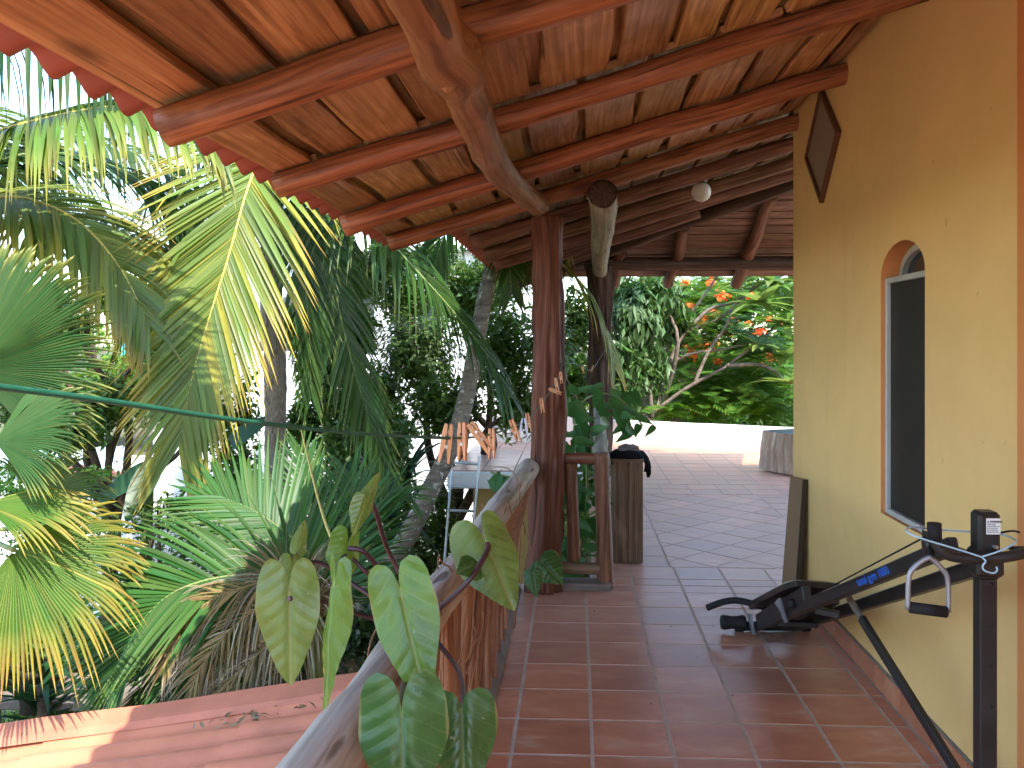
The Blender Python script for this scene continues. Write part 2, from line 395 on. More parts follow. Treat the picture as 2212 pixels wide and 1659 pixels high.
m_vine = leafmat('vine_leaf', (.04, .10, .022), (.06, .12, .03), (.06, .12, .03), .28, .32, .6, .35, .5, .05)
m_bush = leafmat('bright_bush_leaf', (.12, .23, .04), (.16, .27, .06), None, .35, .42, .5, .4, .35, .02)
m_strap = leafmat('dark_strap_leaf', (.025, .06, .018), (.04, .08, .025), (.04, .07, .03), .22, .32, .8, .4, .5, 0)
m_root = plain('aerial_root', (.27, .15, .085), .85, .2, 0, .3, 14)
m_stem = plain('purple_stem', (.060, .022, .026), .35, .5, 0, .3, 10)
def philo_mat(name, base, vein):
    M = NM(name); xy = M.sep(M.uv()); u, v = xy[0], xy[1]; au = M.math('ABSOLUTE', u)
    mid = M.rng(au, .02, .06, .9, 0)
    ph = M.math('FRACT', M.math('ADD', M.math('MULTIPLY', v, 6.0), M.math('MULTIPLY', M.math('POWER', au, .8), -1.7)))
    sv = M.rng(M.math('ABSOLUTE', M.math('SUBTRACT', ph, .5)), .01, .06, .32, 0)
    ed = M.rng(au, .93, .97, 0, .7)
    n = M.noise(M.obj(), 9, 4)
    c = M.mix(M.rng(n, .3, .7), tuple(x*.8 for x in base), tuple(x*1.2 for x in base))
    n2 = M.noise(M.obj(), 4, 3); c = M.mix(M.rng(n2, .55, .75, 0, .35), c, (.25, .27, .06))
    c = M.mix(M.math('MAXIMUM', mid, sv), c, vein); c = M.mix(ed, c, (.22, .20, .07))
    sp = M.noise(M.obj(), 60, 2); c = M.mix(M.rng(sp, .70, .73, 0, .5), c, (.35, .33, .22))
    hb = M.math('ADD', M.math('MULTIPLY', M.math('MAXIMUM', mid, sv), -1.0), M.math('MULTIPLY', M.noise(M.obj(), 25, 3), .6))
    p = M.bsdf(c, M.rng(n, .3, .7, .24, .38), .42, link=False, normal=M.bump(hb, .18, .003))
    t = M.n('ShaderNodeBsdfTranslucent'); M.l(M.hsv(c, .48, 1.1, 1.5), t.inputs[0])
    mx = M.n('ShaderNodeMixShader'); mx.inputs[0].default_value = .25
    M.l(p, mx.inputs[1]); M.l(t.outputs[0], mx.inputs[2]); M.l(mx.outputs[0], M.out.inputs[0]); return M.m
m_philo = philo_mat('philodendron_leaf', (.115, .215, .03), (.26, .30, .09))
m_philo_dark = philo_mat('deep_green_philodendron_leaf', (.045, .115, .028), (.14, .20, .07))
m_philo_old = philo_mat('yellow_green_philodendron_leaf', (.14, .20, .045), (.30, .31, .10))
def ground_mat():
    M = NM('garden_soil_and_grass'); o = M.n('ShaderNodeNewGeometry').outputs['Position']
    a = M.noise(o, .25, 5, .6); b = M.noise(o, 4, 5, .6)
    c = M.mix(M.rng(a, .4, .6), (.09, .07, .045), (.12, .14, .05)); c = M.mix(M.rng(b, .4, .7, 0, .5), c, (.17, .14, .09))
    M.bsdf(c, .95, .1, normal=M.bump(b, .5, .05)); return M.m
m_ground = ground_mat()
def wrap_mat():
    M = NM('clear_plastic_wrap'); o = M.obj()
    n = M.noise(M.mapping(o, (9, 9, 1.5)), 1.0, 5, .6, 1.2)
    c = M.mix(M.rng(n, .35, .7), (.40, .28, .21), (.62, .50, .42))
    M.bsdf(c, M.rng(n, .3, .7, .15, .4), .6, normal=M.bump(n, .9, .03), coat=.6); return M.m
m_wrap = wrap_mat()
m_glass = plain('dark_glass', (.03, .035, .04), .08, .6)
m_wraptop = plain('dark_tarp', (.05, .06, .065), .4, .5, 0, .3, 6)
m_teal = plain('teal_paint', (.05, .38, .38), .5, .4)
m_zinc = plain('zinc_sheet', (.55, .57, .58), .35, .5, .4, .12, 2)
m_rust = plain('rust_red_roof', (.30, .09, .06), .7, .3, 0, .3, 2)
m_pot = plain('dark_pot', (.05, .045, .042), .7, .3, 0, .2, 6)
# ================================================================ THE PLACE
XW = 1.405                      # face of the yellow wall
YC = 5.62                       # its far corner
GZ = -3.2                       # garden level
m = MB(); P = [[Vector((x, y, GZ+.12*noise.noise(Vector((x*.15, y*.15, 0))) if abs(x) < 60 and abs(y) < 90 else GZ)) for x in (-1500, -200, -60, -40, -25, -15, -8, -3, 3, 8, 15, 25, 40, 60, 200, 1500)] for y in (-1500, -60, -20, -5, 2, 6, 10, 14, 19, 25, 35, 50, 80, 200, 1500)]
m.grid(P, [[(p.x, p.y) for p in r] for r in P]); tag(m.build('ground', m_ground), kind='structure')

# ---- floor: grout bed, then every tile a piece
floor = MB()
floor.prism([(-.50, -3, -.12), (XW+.02, -3, -.12), (XW+.02, 5.70, -.12), (-.50, 5.70, -.12)], (0, 0, .1182))
floor.prism([(.10, 5.70, -.12), (4.6, 5.70, -.12), (4.6, 13.9, -.12), (.10, 13.9, -.12)], (0, 0, .1182))
floor = tag(floor.build('floor', m_grout), kind='structure')
rt = MB(); rt.prism([(-5, -9, -.13), (XW, -9, -.13), (XW, -3.02, -.13), (-5, -3.02, -.13)], (0, 0, .125)); rt.prism([(-5, -3.0, -.13), (-.52, -3.0, -.13), (-.52, -1.55, -.13), (-5, -1.55, -.13)], (0, 0, .125)); tag(rt.build('added_bounce_terrace', m_bounce_cement), kind='structure')  # unseen pale slab, added behind the camera to bounce sunlight into the porch
def clip(poly, x0, x1, y0, y1):
    for ax, lim, sg in ((0, x0, 1), (0, x1, -1), (1, y0, 1), (1, y1, -1)):
        out = []
        for i in range(len(poly)):
            a, b = poly[i], poly[(i+1) % len(poly)]
            da, db = sg*(a[ax]-lim), sg*(b[ax]-lim)
            if da >= 0: out.append(a)
            if da*db < 0: t = da/(da-db); out.append((a[0]+(b[0]-a[0])*t, a[1]+(b[1]-a[1])*t))
        poly = out
        if len(poly) < 3: return None
    return poly
def inset(poly, d):
    n = len(poly); out = []
    for i in range(n):
        p0, p1, p2 = Vector(poly[i-1]), Vector(poly[i]), Vector(poly[(i+1) % n])
        a = (p1-p0).normalized(); b = (p2-p1).normalized()
        na, nb = Vector((-a.y, a.x)), Vector((-b.y, b.x)); k = 1+na.dot(nb)
        if k < .15: return None
        out.append(tuple(p1+(na+nb)*(d/k)))
    return out
tile_cache = {}; hidden_tiles = MB()
def tile_shape(M, pl, z0):
    a = inset(pl, .0075); b = inset(pl, .0080) if a else None
    if not b: return False
    n = len(pl); base = len(M.v)
    M.v += [(x, y, z0-.006) for x, y in a]+[(x, y, z0-.0015) for x, y in a]+[(x, y, z0) for x, y in b]
    M.face([base+2*n+i for i in range(n)], [(x, y) for x, y in b])
    for L in (0, 1):
        for i in range(n):
            j = (i+1) % n; M.face([base+L*n+i, base+L*n+j, base+(L+1)*n+j, base+(L+1)*n+i])
    return True
def add_tile(poly):
    ar = .5*sum(poly[i][0]*poly[(i+1) % len(poly)][1]-poly[(i+1) % len(poly)][0]*poly[i][1] for i in range(len(poly)))
    if ar < .004: return
    cx = sum(p[0] for p in poly)/len(poly); cy = sum(p[1] for p in poly)/len(poly)
    a = (cx*_c+cy*_s)/(-cx*_s+cy*_c) if cy > .3 else 9; px = PX0+F*a; py = YH+F*H/cy if cy > .3 else 9999
    vis = -40 < px < (1790 if cy > 5.7 else 2300) and py < 1800
    z = U(-.0007, .0007)
    if not vis: tile_shape(hidden_tiles, poly, z); return
    rel = [(x-cx, y-cy) for x, y in poly]; key = tuple((round(x, 3), round(y, 3)) for x, y in rel)
    me = tile_cache.get(key)
    if me is None:
        M = MB()
        if not tile_shape(M, rel, 0): return
        me = M.mesh('tile'); me.materials.append(m_tile); tile_cache[key] = me
    o = link('tile', me, floor); o.location = (cx, cy, z)
    o.rotation_euler = (U(-.0012, .0012), U(-.0012, .0012), 0)
def zone(x0, x1, y0, y1, s, ox, oy, diag=False):
    if not diag:
        for i in range(math.floor((x0-ox)/s), math.ceil((x1-ox)/s)):
            for j in range(math.floor((y0-oy)/s), math.ceil((y1-oy)/s)):
                a, b = ox+i*s, oy+j*s
                p = clip([(a, b), (a+s, b), (a+s, b+s), (a, b+s)], x0, x1, y0, y1)
                if p: add_tile(p)
    else:
        h = s*math.sqrt(2)/2
        for i in range(-1, int((x1-x0)/h)+2):
            for j in range(-1, int((y1-y0)/h)+2):
                if (i+j) % 2: continue
                a, b = x0+ox+i*h, y0+oy+j*h
                p = clip([(a-h, b), (a, b-h), (a+h, b), (a, b+h)], x0, x1, y0, y1)
                if p: add_tile(p)
TS = .3155; TX = PZ(1280.6, 1659).x; TY = 6.17
zone(-.36, XW-.012, -.8, 5.70, TS, TX, TY)
zone(.12, 4.5, 5.70, TY, TS, TX, TY)
zone(.12, .67, TY, 9.17, TS, TX, TY)
zone(1.91, 4.5, TY, 9.17, TS, 1.91, TY)
zone(.67, 1.91, TY, 9.17, TS, .1, .02, True)
zone(.12, 4.5, 9.17, 9.80, TS, .93, 9.17)
zone(.12, 4.5, 9.81, 13.8, .335, 1.08, 9.81)
hidden_tiles.build('tile_field', m_tile, floor)['kind'] = 'stuff'

# ---- house: yellow wall with arched window, orange band, tiled skirting
house = empty('house', (XW, 2, 0), 'ochre yellow house wall with a narrow arched window and tiled skirting', 'wall')
WY0, WY1, WZ0, WZS, WRISE = 3.53, 4.03, .82, 1.90, .145
YO = 2.80; TH = .24
def arch(n=18, e=0.0):
    c = (WY0+WY1)/2; r = (WY1-WY0)/2+e
    return [(c+r*math.cos(math.pi*(1-k/n)), WZS+(WRISE+e)*math.sin(math.pi*k/n)) for k in range(n+1)]
def wall_panel(M, X, y0, y1, z0, z1):
    ar = arch(); e = [(y0, z0), (WY0, z0), (WY0, WZ0)]
    # pieces round the opening, each a plain polygon in the plane X
    def q(ps): M.poly([(X, y, z) for y, z in ps][::-1], [(y, z) for y, z in ps][::-1])
    q([(y0, z0), (WY0, z0), (WY0, z1), (y0, z1)]); q([(WY1, z0), (y1, z0), (y1, z1), (WY1, z1)])
    q([(WY0, z0), (WY1, z0), (WY1, WZ0), (WY0, WZ0)])
    for k in range(len(ar)-1): q([ar[k], ar[k+1], (ar[k+1][0], z1), (ar[k][0], z1)])
mw = MB(); wall_panel(mw, XW, YO, YC, -.1, 3.4)
mw.poly([(XW, YC, -.1), (XW+4, YC, -.1), (XW+4, YC, 3.9), (XW, YC, 3.4)][::-1])
mw.poly([(XW, YO, -.1), (XW, YO, 3.4), (XW+TH, YO, 3.4), (XW+TH, YO, -.1)])
ob = [(WY0, WZ0)]+arch()+[(WY1, WZ0)]
mw.cur = 1
for k in range(len(ob)):
    a, b = ob[k], ob[(k+1) % len(ob)]
    mw.poly([(XW, a[0], a[1]), (XW, b[0], b[1]), (XW+TH, b[0], b[1]), (XW+TH, a[0], a[1])][::-1])
mw.build('wall', [m_yellow, m_orange], house)
mo = MB(); mo.box(XW+.11, (YO-3)/2-.001, 1.65, .236, YO+3-.004, 3.5, None, .006); tag(mo.build('orange_band', m_orange, house), 'orange painted end of the wall')
mr = MB(); mr.box(XW+2.2, 1.2, 1.65, 3.8, 8.4, 3.7); mr.build('inner_wall', m_yellow, house)
mr = MB(); mr.box(1.9, 1.3, -1.67, 5.0, 8.6, 3.06); mr.box(2.35, 9.8, -1.67, 4.4, 8.2, 3.06); mr.build('lower_storey', m_yellow, house)
win = MB()
fx = XW+.028
for y in (WY0+.012, WY1-.012): win.box(fx, y, (WZ0+WZS)/2, .022, .024, WZS-WZ0-.004, None, .003)
for z in (WZ0+.013, WZS-.013): win.box(fx+.001, (WY0+WY1)/2, z, .022, WY1-WY0-.05, .026, None, .003)
win = win.build('window', m_frame, house)
sc_ = MB(); sc_.box(fx+.012, (WY0+WY1)/2, (WZ0+WZS)/2, .006, WY1-WY0-.03, WZS-WZ0-.04); sc_.build('screen', m_screen, win)
gl = MB(); ar = arch(18, -.006)
gl.prism([(XW+.105, y, z+.004) for y, z in ar], (.01, 0, 0)); gl.build('arch_pane', m_glass, win)
fr = MB(); a1, a2 = arch(18, -.004), arch(18, -.035)
for k in range(18): fr.prism([(XW+.08, *a1[k]), (XW+.08, *a1[k+1]), (XW+.08, *a2[k+1]), (XW+.08, *a2[k])], (.03, 0, 0))
fr.build('arch_frame', m_frame, win)
yy = YO+.02
while yy < YC-.01:                                            # skirting tiles
    y2 = min(yy+TS, YC)
    M = MB(); M.box(XW-.0045, (yy+y2)/2, .052, .011, y2-yy-.006, .10, None, .002); M.build('skirting_tile', m_tile, house); yy = y2
M = MB(); M.box(XW-.0018, (YO+YC)/2, .108, .006, YC-YO-.01, .014); M.build('skirting_grout', m_cement, house)

# ---- porch roof: log rafters, two layers of wavy boards, red sheets
RS = .298
def ZR(X): return 2.235+RS*(X+1.2)
ca = 1/math.sqrt(1+RS*RS)
roof = empty('porch_roof', (0, 4, 2.3), 'sloping porch roof of red log rafters and brown boards under red sheets', 'roof')
RY = [.36, 1.45, 2.42, 3.42, 4.46, 5.44, 6.42, 7.38, 8.3, 9.2, 10.05]
EP_Y, EP_Z, EP_S = 11.0, 2.45, .44                            # far slope: eave line and pitch
def hipY(X): return EP_Y-(ZR(X)+.075-EP_Z)/EP_S                # where both slopes meet
for i, y in enumerate(RY):
    r = .056+U(-.004, .005); dx0 = U(-.02, .02)
    x0 = -1.21+dx0 if y < 5.9 else -.80+U(-.03, .03)
    x1 = XW+.05 if y < YC else 3.4
    pts = []; 
    for k in range(9):
        x = x0+(x1-x0)*k/8
        if y > 8.6 and hipY(x) < y+.1: break
        pts.append((x, y+U(-.012, .012)+(.10 if y > 4 and y < 5.9 else .06)*(k/8 if y < 5.9 else 0), ZR(x)+U(-.008, .008)-(r-.056)))
    if len(pts) < 3: continue
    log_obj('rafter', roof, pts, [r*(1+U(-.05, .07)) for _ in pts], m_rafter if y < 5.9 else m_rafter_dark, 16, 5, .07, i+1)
def board(parent, fn, u0, u1, v0, v1, zoff, th, mat, seed, wav=.018, nseg=10, name='board'):
    """plank in a sloping plane: fn(u, v, h) -> point; u across, v along; both long edges waver"""
    M = MB(); R = random.Random(seed)
    p1, p2, q1, q2 = [R.uniform(0, 6.28) for _ in range(4)]; a1, a2 = R.uniform(.2, 1)*wav, R.uniform(.2, 1)*wav
    f1, f2 = R.uniform(2, 5), R.uniform(2, 5); rows = []
    for k in range(nseg+1):
        v = v0+(v1-v0)*k/nseg
        e0 = u0+a1*math.sin(f1*v+p1)+a1*.5*math.sin(f1*2.7*v+q1)+.003*noise.noise(Vector((v*9, seed, 0)))
        e1 = u1+a2*math.sin(f2*v+p2)+a2*.5*math.sin(f2*2.3*v+q2)+.003*noise.noise(Vector((v*9, seed, 5)))
        cup = R.uniform(-.002, .002)
        rows.append([(e0, v, zoff+th), (e0, v, zoff+.004), (e0+.006, v, zoff), ((e0+e1)/2, v, zoff+cup), (e1-.006, v, zoff), (e1, v, zoff+.004), (e1, v, zoff+th)])
    P = [[fn(*c) for c in r] for r in rows]; UVs = [[(c[0]+c[2]*.5, c[1]) for c in r] for r in rows]
    M.grid(P, UVs, False)
    for r in (rows[0], rows[-1]): M.poly([fn(*c) for c in r])
    return M.build(name, mat, parent)
def side(u, v, h): return Vector((-1.2+u*ca-h*RS*ca, v, ZR(-1.2)+u*RS*ca+h*ca))
def side_u(X): return (X+1.2)/ca
sd = 100
def lay_side(v0, v1, x0, x1, hip=False):
    """boards between two joints on the side slope"""
    global sd
    u = side_u(x0); u1 = side_u(x1)
    while u < u1-.05:
        wd = rnd.choice([.17, .21, .24, .27, .19]); e = min(u+wd, u1)
        cuts = [v0, v1]
        for a, b in zip(cuts[:-1], cuts[1:]):
            if hip:
                xx = -1.2+(u+wd/2)*ca; b = min(b, hipY(xx)-.02)
                if b-a < .1: continue
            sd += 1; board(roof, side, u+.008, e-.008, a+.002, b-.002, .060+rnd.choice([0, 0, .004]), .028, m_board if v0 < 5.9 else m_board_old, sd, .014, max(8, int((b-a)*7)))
        u = e+rnd.choice([.012, .022, .03, .04])
    u = side_u(x0)-.03                                         # upper layer closes the gaps
    while u < u1:
        e = min(u+U(.22, .3), u1+.04); b = v1
        if hip:
            b = min(b, hipY(-1.2+(u+.1)*ca)+.03)
            if b-v0 < .1: u = e; continue
        sd += 1; board(roof, side, u, e+.004, v0, b, .104+(sd % 2)*.0015, .014, m_board, sd, .002, 6, 'upper_board'); u = e
lay_side(.2, 1.45, -1.22, XW-.01); lay_side(1.45, 3.42, -1.22, XW-.01); lay_side(3.42, 5.44, -1.22, XW-.01); lay_side(5.44, 5.93, -1.22, XW-.01)  # unseen near end of the roof stops short to let extra daylight in
lay_side(5.93, 8.3, -.80, 3.0); lay_side(8.3, 10.96, -.80, 3.0, True)
# far slope: boards run across, log rafters run down
eh = 1/math.sqrt(1+EP_S*EP_S)
def far(u, v, h): return Vector((v, EP_Y-u*eh+h*EP_S*eh, EP_Z+u*EP_S*eh+h*eh))
u = 0
while u < 2.6:
    wd = rnd.choice([.13, .16, .19]); y = EP_Y-(u+wd)*eh; z = EP_Z+(u+wd)*EP_S*eh
    xh = -1.2+(z-2.235-.075)/RS
    if xh+.05 > 3.3: break
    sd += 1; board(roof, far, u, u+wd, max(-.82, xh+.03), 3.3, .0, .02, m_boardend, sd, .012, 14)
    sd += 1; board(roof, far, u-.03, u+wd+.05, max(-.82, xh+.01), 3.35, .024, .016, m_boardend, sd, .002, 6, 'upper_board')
    u += wd+U(.012, .03)
for i, x in enumerate((-.25, .48, 1.18, 2.03, 2.9)):
    t1 = (EP_Y-hipY(x))/eh-.1
    pts = [far(-.07+(t1+.07)*k/5, x+U(-.015, .015)+(.05*k/5), -.07) for k in range(6)]
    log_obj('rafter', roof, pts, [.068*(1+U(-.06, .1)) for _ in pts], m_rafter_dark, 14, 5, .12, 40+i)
pts = []
for k in range(9):
    x = -.75+3.6*k/8; pts.append((x+U(-.01, .01), hipY(x), ZR(x)-.01+U(-.01, .01)))
log_obj('hip_rafter', roof, pts, [.07]*9, m_darkbeam, 14, 5, .1, 60)
# red tile-profile sheets on top, showing as the scalloped edge
def prof(v):
    t = (v/.178) % 1.0
    return .052*(math.sin(math.pi*min(t/.66, 1))**.75) - (.010*math.sin(math.pi*(t-.66)/.34) if t > .66 else 0)
def sheet(v0, v1, x0, x1, name='roof_sheet'):
    nv = int((v1-v0)/.178*10); M = MB(); us = [side_u(x0), side_u(x0)+.10, side_u(x0)+.45, side_u(x1)]
    rows = []
    for k in range(nv+1):
        v = v0+(v1-v0)*k/nv; rows.append([(uu, v, .085+prof(v)-(.052 if n_ == 0 else 0.0)-(.034 if n_ == 1 else 0)) for n_, uu in enumerate(us)])
    top = [[side(a, b, c+.052) for a, b, c in r] for r in rows]; bot = [[side(a, b, c+.046) for a, b, c in r] for r in rows]
    M.grid(top, None, True); M.grid([r[::-1] for r in bot], None, True)
    for k in range(nv): M.poly([top[k][0], top[k+1][0], bot[k+1][0], bot[k][0]])
    for r in (0, nv): 
        for j in range(3): M.poly([top[r][j], top[r][j+1], bot[r][j+1], bot[r][j]])
    return M.build(name, m_sheet, roof)
v = -1.0
for a, b in ((.2, .958), (.96, 2.916), (2.918, 4.874), (4.876, 5.944)): sheet(a, b, -1.305, XW+.0)
for a, b in ((5.95, 7.55), (7.552, 9.15), (9.152, 10.9)): sheet(a, b, -.90, 1.0)
M = MB(); M.prism([side(side_u(-.7), 5.95, .20), side(side_u(3.2), 5.95, .20), side(side_u(3.2), hipY(3.2)+.2, .20), side(side_u(-.75), hipY(-.75)+.12, .20)], (0, 0, .02))
def xhip(u): return -1.2+(EP_Z+u*EP_S*eh-2.31)/RS
M.prism([far(-.02, -.85, .07), far(-.02, 3.35, .07), far(2.9, 3.35, .07), far(2.9, xhip(2.9)-.2, .07), far(1.5, xhip(1.5)-.2, .07)], (0, 0, .02))
M.prism([(XW-.02, -1, ZR(XW)+.2), (4.6, -1, ZR(4.6)+.2), (4.6, 9, ZR(4.6)+.2), (XW-.02, 9, ZR(XW)+.2)], (0, 0, .03))
M.build('roof_cover', m_sheet, roof)
# lamp globe under the roof
lp = PY(1515, 415, 6.9); lamp = empty('ceiling_lamp', lp, 'round white glass globe lamp hanging under the porch roof', 'lamp')
M = MB(); M.lathe(lp, [(.002, -.078)]+[(.078*math.cos(a), .078*math.sin(a)) for a in np.linspace(-1.35, 1.25, 12)], 20); M.build('globe', m_globe, lamp)
M = MB(); M.lathe(lp+Vector((0, 0, .07)), [(.034, 0), (.038, .02), (.038, .06), (.02, .08), (.02, ZR(lp.x)+.06-lp.z-.07)], 14); M.build('lamp_holder', m_darkbeam, lamp)
bx = PY(1171, 785, 6.5)
# ---- beams and posts
bp = [(-.35, .12, 2.30), (-.33, .8, 2.29)]+[tuple(PY(*q)) for q in [(915, 0, 1.75), (947, 83, 2.0), (982, 133, 2.2), (994, 173, 2.4), (1019, 233, 2.75), (1044, 300, 3.2), (1066, 350, 3.72), (1112, 400, 4.42), (1148, 432, 5.05), (1163, 446, 5.36)]]
br = [.066, .064, .066, .069, .085, .066, .069, .064, .068, .063, .070, .066]
be = log_obj('log_beam', None, bp, br, m_beam, 24, 7, .20, 71); tag(be, 'crooked knotty brown log beam running overhead to the nearer post', 'beam')
M = MB()
for c, r, a in (((966, 128, 2.13), .024, 0),):
    p = PY(*c); M.lathe(p+Vector((0, .03, -.055)), [(.003, -r*.9), (r*.6, -r*.7), (r, -r*.2), (r*.8, r*.6), (.004, r)], 12)
M.build('knot', m_beam, be)
wl = [PY(1302, 418, 5.0), PY(1303, 470, 6.1), PY(1298, 525, 7.6), PY(1296, 575, 9.9), PY(1297, 578, 10.5)]
wl = [Vector((p.x, p.y, 2.475+U(-.006, .006))) for p in wl]
be2 = log_obj('log_beam', None, wl, [.086, .087, .086, .088, .088], m_pale, 18, 8, .10, 72, False); tag(be2, 'short pale bark log with a sawn end below the far rafters', 'beam')
M = MB(); M.lathe(wl[0]+Vector((0, -.004, 0)), [(.083, .006), (.083, 0), (.05, -.001), (.002, -.001)], 18, (0, 1, 0)); M.build('sawn_end', m_darkbeam, be2)
be3 = log_obj('log_beam', None, [(.1, 10.42, 2.575), (1.2, 10.42, 2.565), (2.2, 10.42, 2.57), (3.2, 10.42, 2.56)], [.08, .078, .08, .078], m_darkbeam, 14, 6, .1, 73)
tag(be3, 'dark horizontal log beam across the far end of the porch', 'beam')
def post(name, pts, rads, label, seed, n=56, mat=m_post):
    q = smooth_path([tuple(p)+(r,) for p, r in zip(pts, rads)], 16); M = MB()
    M.tube([Vector(x[:3]) for x in q], [float(x[3]) for x in q], n, True, .20, seed)
    for i, c in enumerate(M.v):                               # vertical fissures and hollows
        cx, cy = q[min(i//n, len(q)-1)][0], q[min(i//n, len(q)-1)][1]; ang = math.atan2(c[1]-cy, c[0]-cx); A = Vector((math.cos(ang), math.sin(ang), 0))
        g = noise.noise(Vector((A.x*2.2+seed, A.y*2.2, c[2]*.7))); f1 = abs(noise.noise(Vector((A.x*4.5+seed+.25*math.sin(c[2]*3), A.y*4.5, c[2]*.55)))); f2 = abs(noise.noise(Vector((A.x*11, A.y*11+seed, c[2]*1.4))))
        k = 1-.26*max(0, g)-.20*max(0, 1-f1*5)-.06*max(0, 1-f2*4)+.02*noise.noise(Vector((A.x*8, A.y*8, c[2]*9)))
        M.v[i] = (cx+(c[0]-cx)*k, cy+(c[1]-cy)*k, c[2])
    return tag(M.build(name, mat, None), label, 'post', 'log posts of the porch')
p1b = PZ(1180, 1262)
post('timber_post', [(p1b.x-.01, 5.56, -.02), (-.19, 5.56, .5), (-.18, 5.56, .95), (-.175, 5.56, 1.5), (-.175, 5.56, 2.0), (-.185, 5.56, 2.42)],
     [.125, .118, .115, .112, .108, .112], 'thick red-brown log post where the crooked beam ends', 81)
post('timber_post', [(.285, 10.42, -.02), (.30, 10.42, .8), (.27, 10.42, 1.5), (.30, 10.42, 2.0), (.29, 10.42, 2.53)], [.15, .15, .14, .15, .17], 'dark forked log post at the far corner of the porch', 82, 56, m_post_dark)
# ---- railings
rail = empty('log_railing', (-.44, 3, 0), 'grey log handrail on upright log balusters beside the tiled floor', 'railing')
hp = [(-.50, .35, .84), (-.485, 1.0, .82)]+[tuple(PZ(x, y, .80)) for x, y in [(735, 1600), (790, 1525), (855, 1425), (925, 1322), (1010, 1205), (1066, 1118)]]+[(-.315, 5.1, .80), (-.30, 5.42, .805)]
log_obj('handrail', rail, hp, [.064, .064, .066, .064, .061, .060, .060, .061, .063, .066], m_grey, 18, 7, .14, 91)
hps = smooth_path(hp, 12)
def hx(y): 
    q = min(hps, key=lambda a: abs(a[1]-y)); return q[0]
y = .5; i = 0
while y < 5.35:
    x = hx(y)+U(-.012, .012)+.03
    xb = -.425+.02*(y/5)+U(-.01, .01)
    log_obj('baluster', rail, [(xb, y+U(-.01, .01), .0), (xb+U(-.008, .008), y+U(-.01, .01), .3), ((x+xb)/2+U(-.008, .008), y, .6), (x, y, .80)], [.031*U(.85, 1.1) for _ in range(4)], m_bal, 10, 4, .16, 200+i, True)
    y += U(.15, .20); i += 1
for (px, py, Y) in ((595, 1405, 2.55), (0, 0, 0)):
    pass
cb = MB(); rows = []
for k in range(40):
    y = -.8+6.35*k/39; e = -.355+.012*noise.noise(Vector((0, y*2.5, 1))); hh = .045+.012*noise.noise(Vector((3, y*3, 2)))
    rows.append([Vector((-.53, y, -.06)), Vector((-.53, y, hh)), Vector((e-.04, y, hh)), Vector((e-.008, y, hh*.55)), Vector((e, y, -.004))])
cb.grid(rows); cb.build('curb', m_cement, rail)
rl2 = empty('log_railing', (0, 5.62, 0), 'short red-brown log rail between the thick post and a stubby corner post', 'railing')
log_obj('handrail', rl2, [tuple(PY(1205, 990, 5.62)), tuple(PY(1250, 990, 5.63)), tuple(PY(1290, 992, 5.64))], [.038, .037, .038], m_newel, 14, 5, .1, 95)
log_obj('lower_rail', rl2, [tuple(PY(1200, 1225, 5.62)), tuple(PY(1250, 1228, 5.62)), tuple(PY(1295, 1228, 5.63))], [.042, .04, .04], m_plank, 14, 5, .14, 96)
log_obj('baluster', rl2, [tuple(PY(1240, 1210, 5.63)), tuple(PY(1236, 1100, 5.63)), tuple(PY(1233, 1000, 5.63))], [.043, .042, .040], m_newel, 14, 6, .1, 97)
log_obj('newel', rl2, [tuple(PY(1309, 1272, 5.63)), tuple(PY(1304, 1130, 5.63)), tuple(PY(1299, 978, 5.63))], [.056, .051, .048], m_newel, 16, 8, .1, 98)
M = MB(); M.box(-.02, 5.62, .022, .5, .16, .05, None, .01); M.build('curb', m_cement, rl2)
rl3 = empty('log_railing', (.2, 7.5, 0), 'pale bark handrail running back behind the wooden planter', 'railing')
log_obj('handrail', rl3, [(.165, 5.72, .80), (.185, 6.6, .81), (.215, 7.8, .80), (.25, 9.2, .81), (.27, 10.3, .80)], [.06, .062, .06, .06, .06], m_pale, 14, 6, .16, 99)
y = 6.1
while y < 10.2: log_obj('baluster', rl3, [(.17+.02*(y-5.7), y, 0), (.175+.02*(y-5.7), y, .4), (.17+.02*(y-5.7), y, .78)], [.04, .038, .04], m_bal, 8, 3, .12, int(y*10)); y += .3
# ---- parapet at the end of the terrace
pa, pb = PZ(1300, 957), PZ(1720, 981.5)
dv = (pb-pa).normalized(); nv = Vector((-dv.y, dv.x, 0)); pa = pa-dv*1.2; pb = pb+dv*2.5
M = MB(); q = [pa, pb, pb+nv*.16, pa+nv*.16]
rowsP = []
for k in range(30):
    p = pa+(pb-pa)*k/29; h = .375+.006*noise.noise(Vector((k*.4, 0, 0)))
    rowsP.append([p+Vector((0, 0, -.1)), p+Vector((0, 0, h-.02)), p+nv*.015+Vector((0, 0, h-.004)), p+nv*.03+Vector((0, 0, h)), p+nv*.14+Vector((0, 0, h)), p+nv*.16+Vector((0, 0, h-.02)), p+nv*.16+Vector((0, 0, -3.2))])
M.grid(rowsP, None, False); tag(M.build('parapet_wall', m_white, None), 'low white sunlit parapet wall closing the terrace', 'wall')
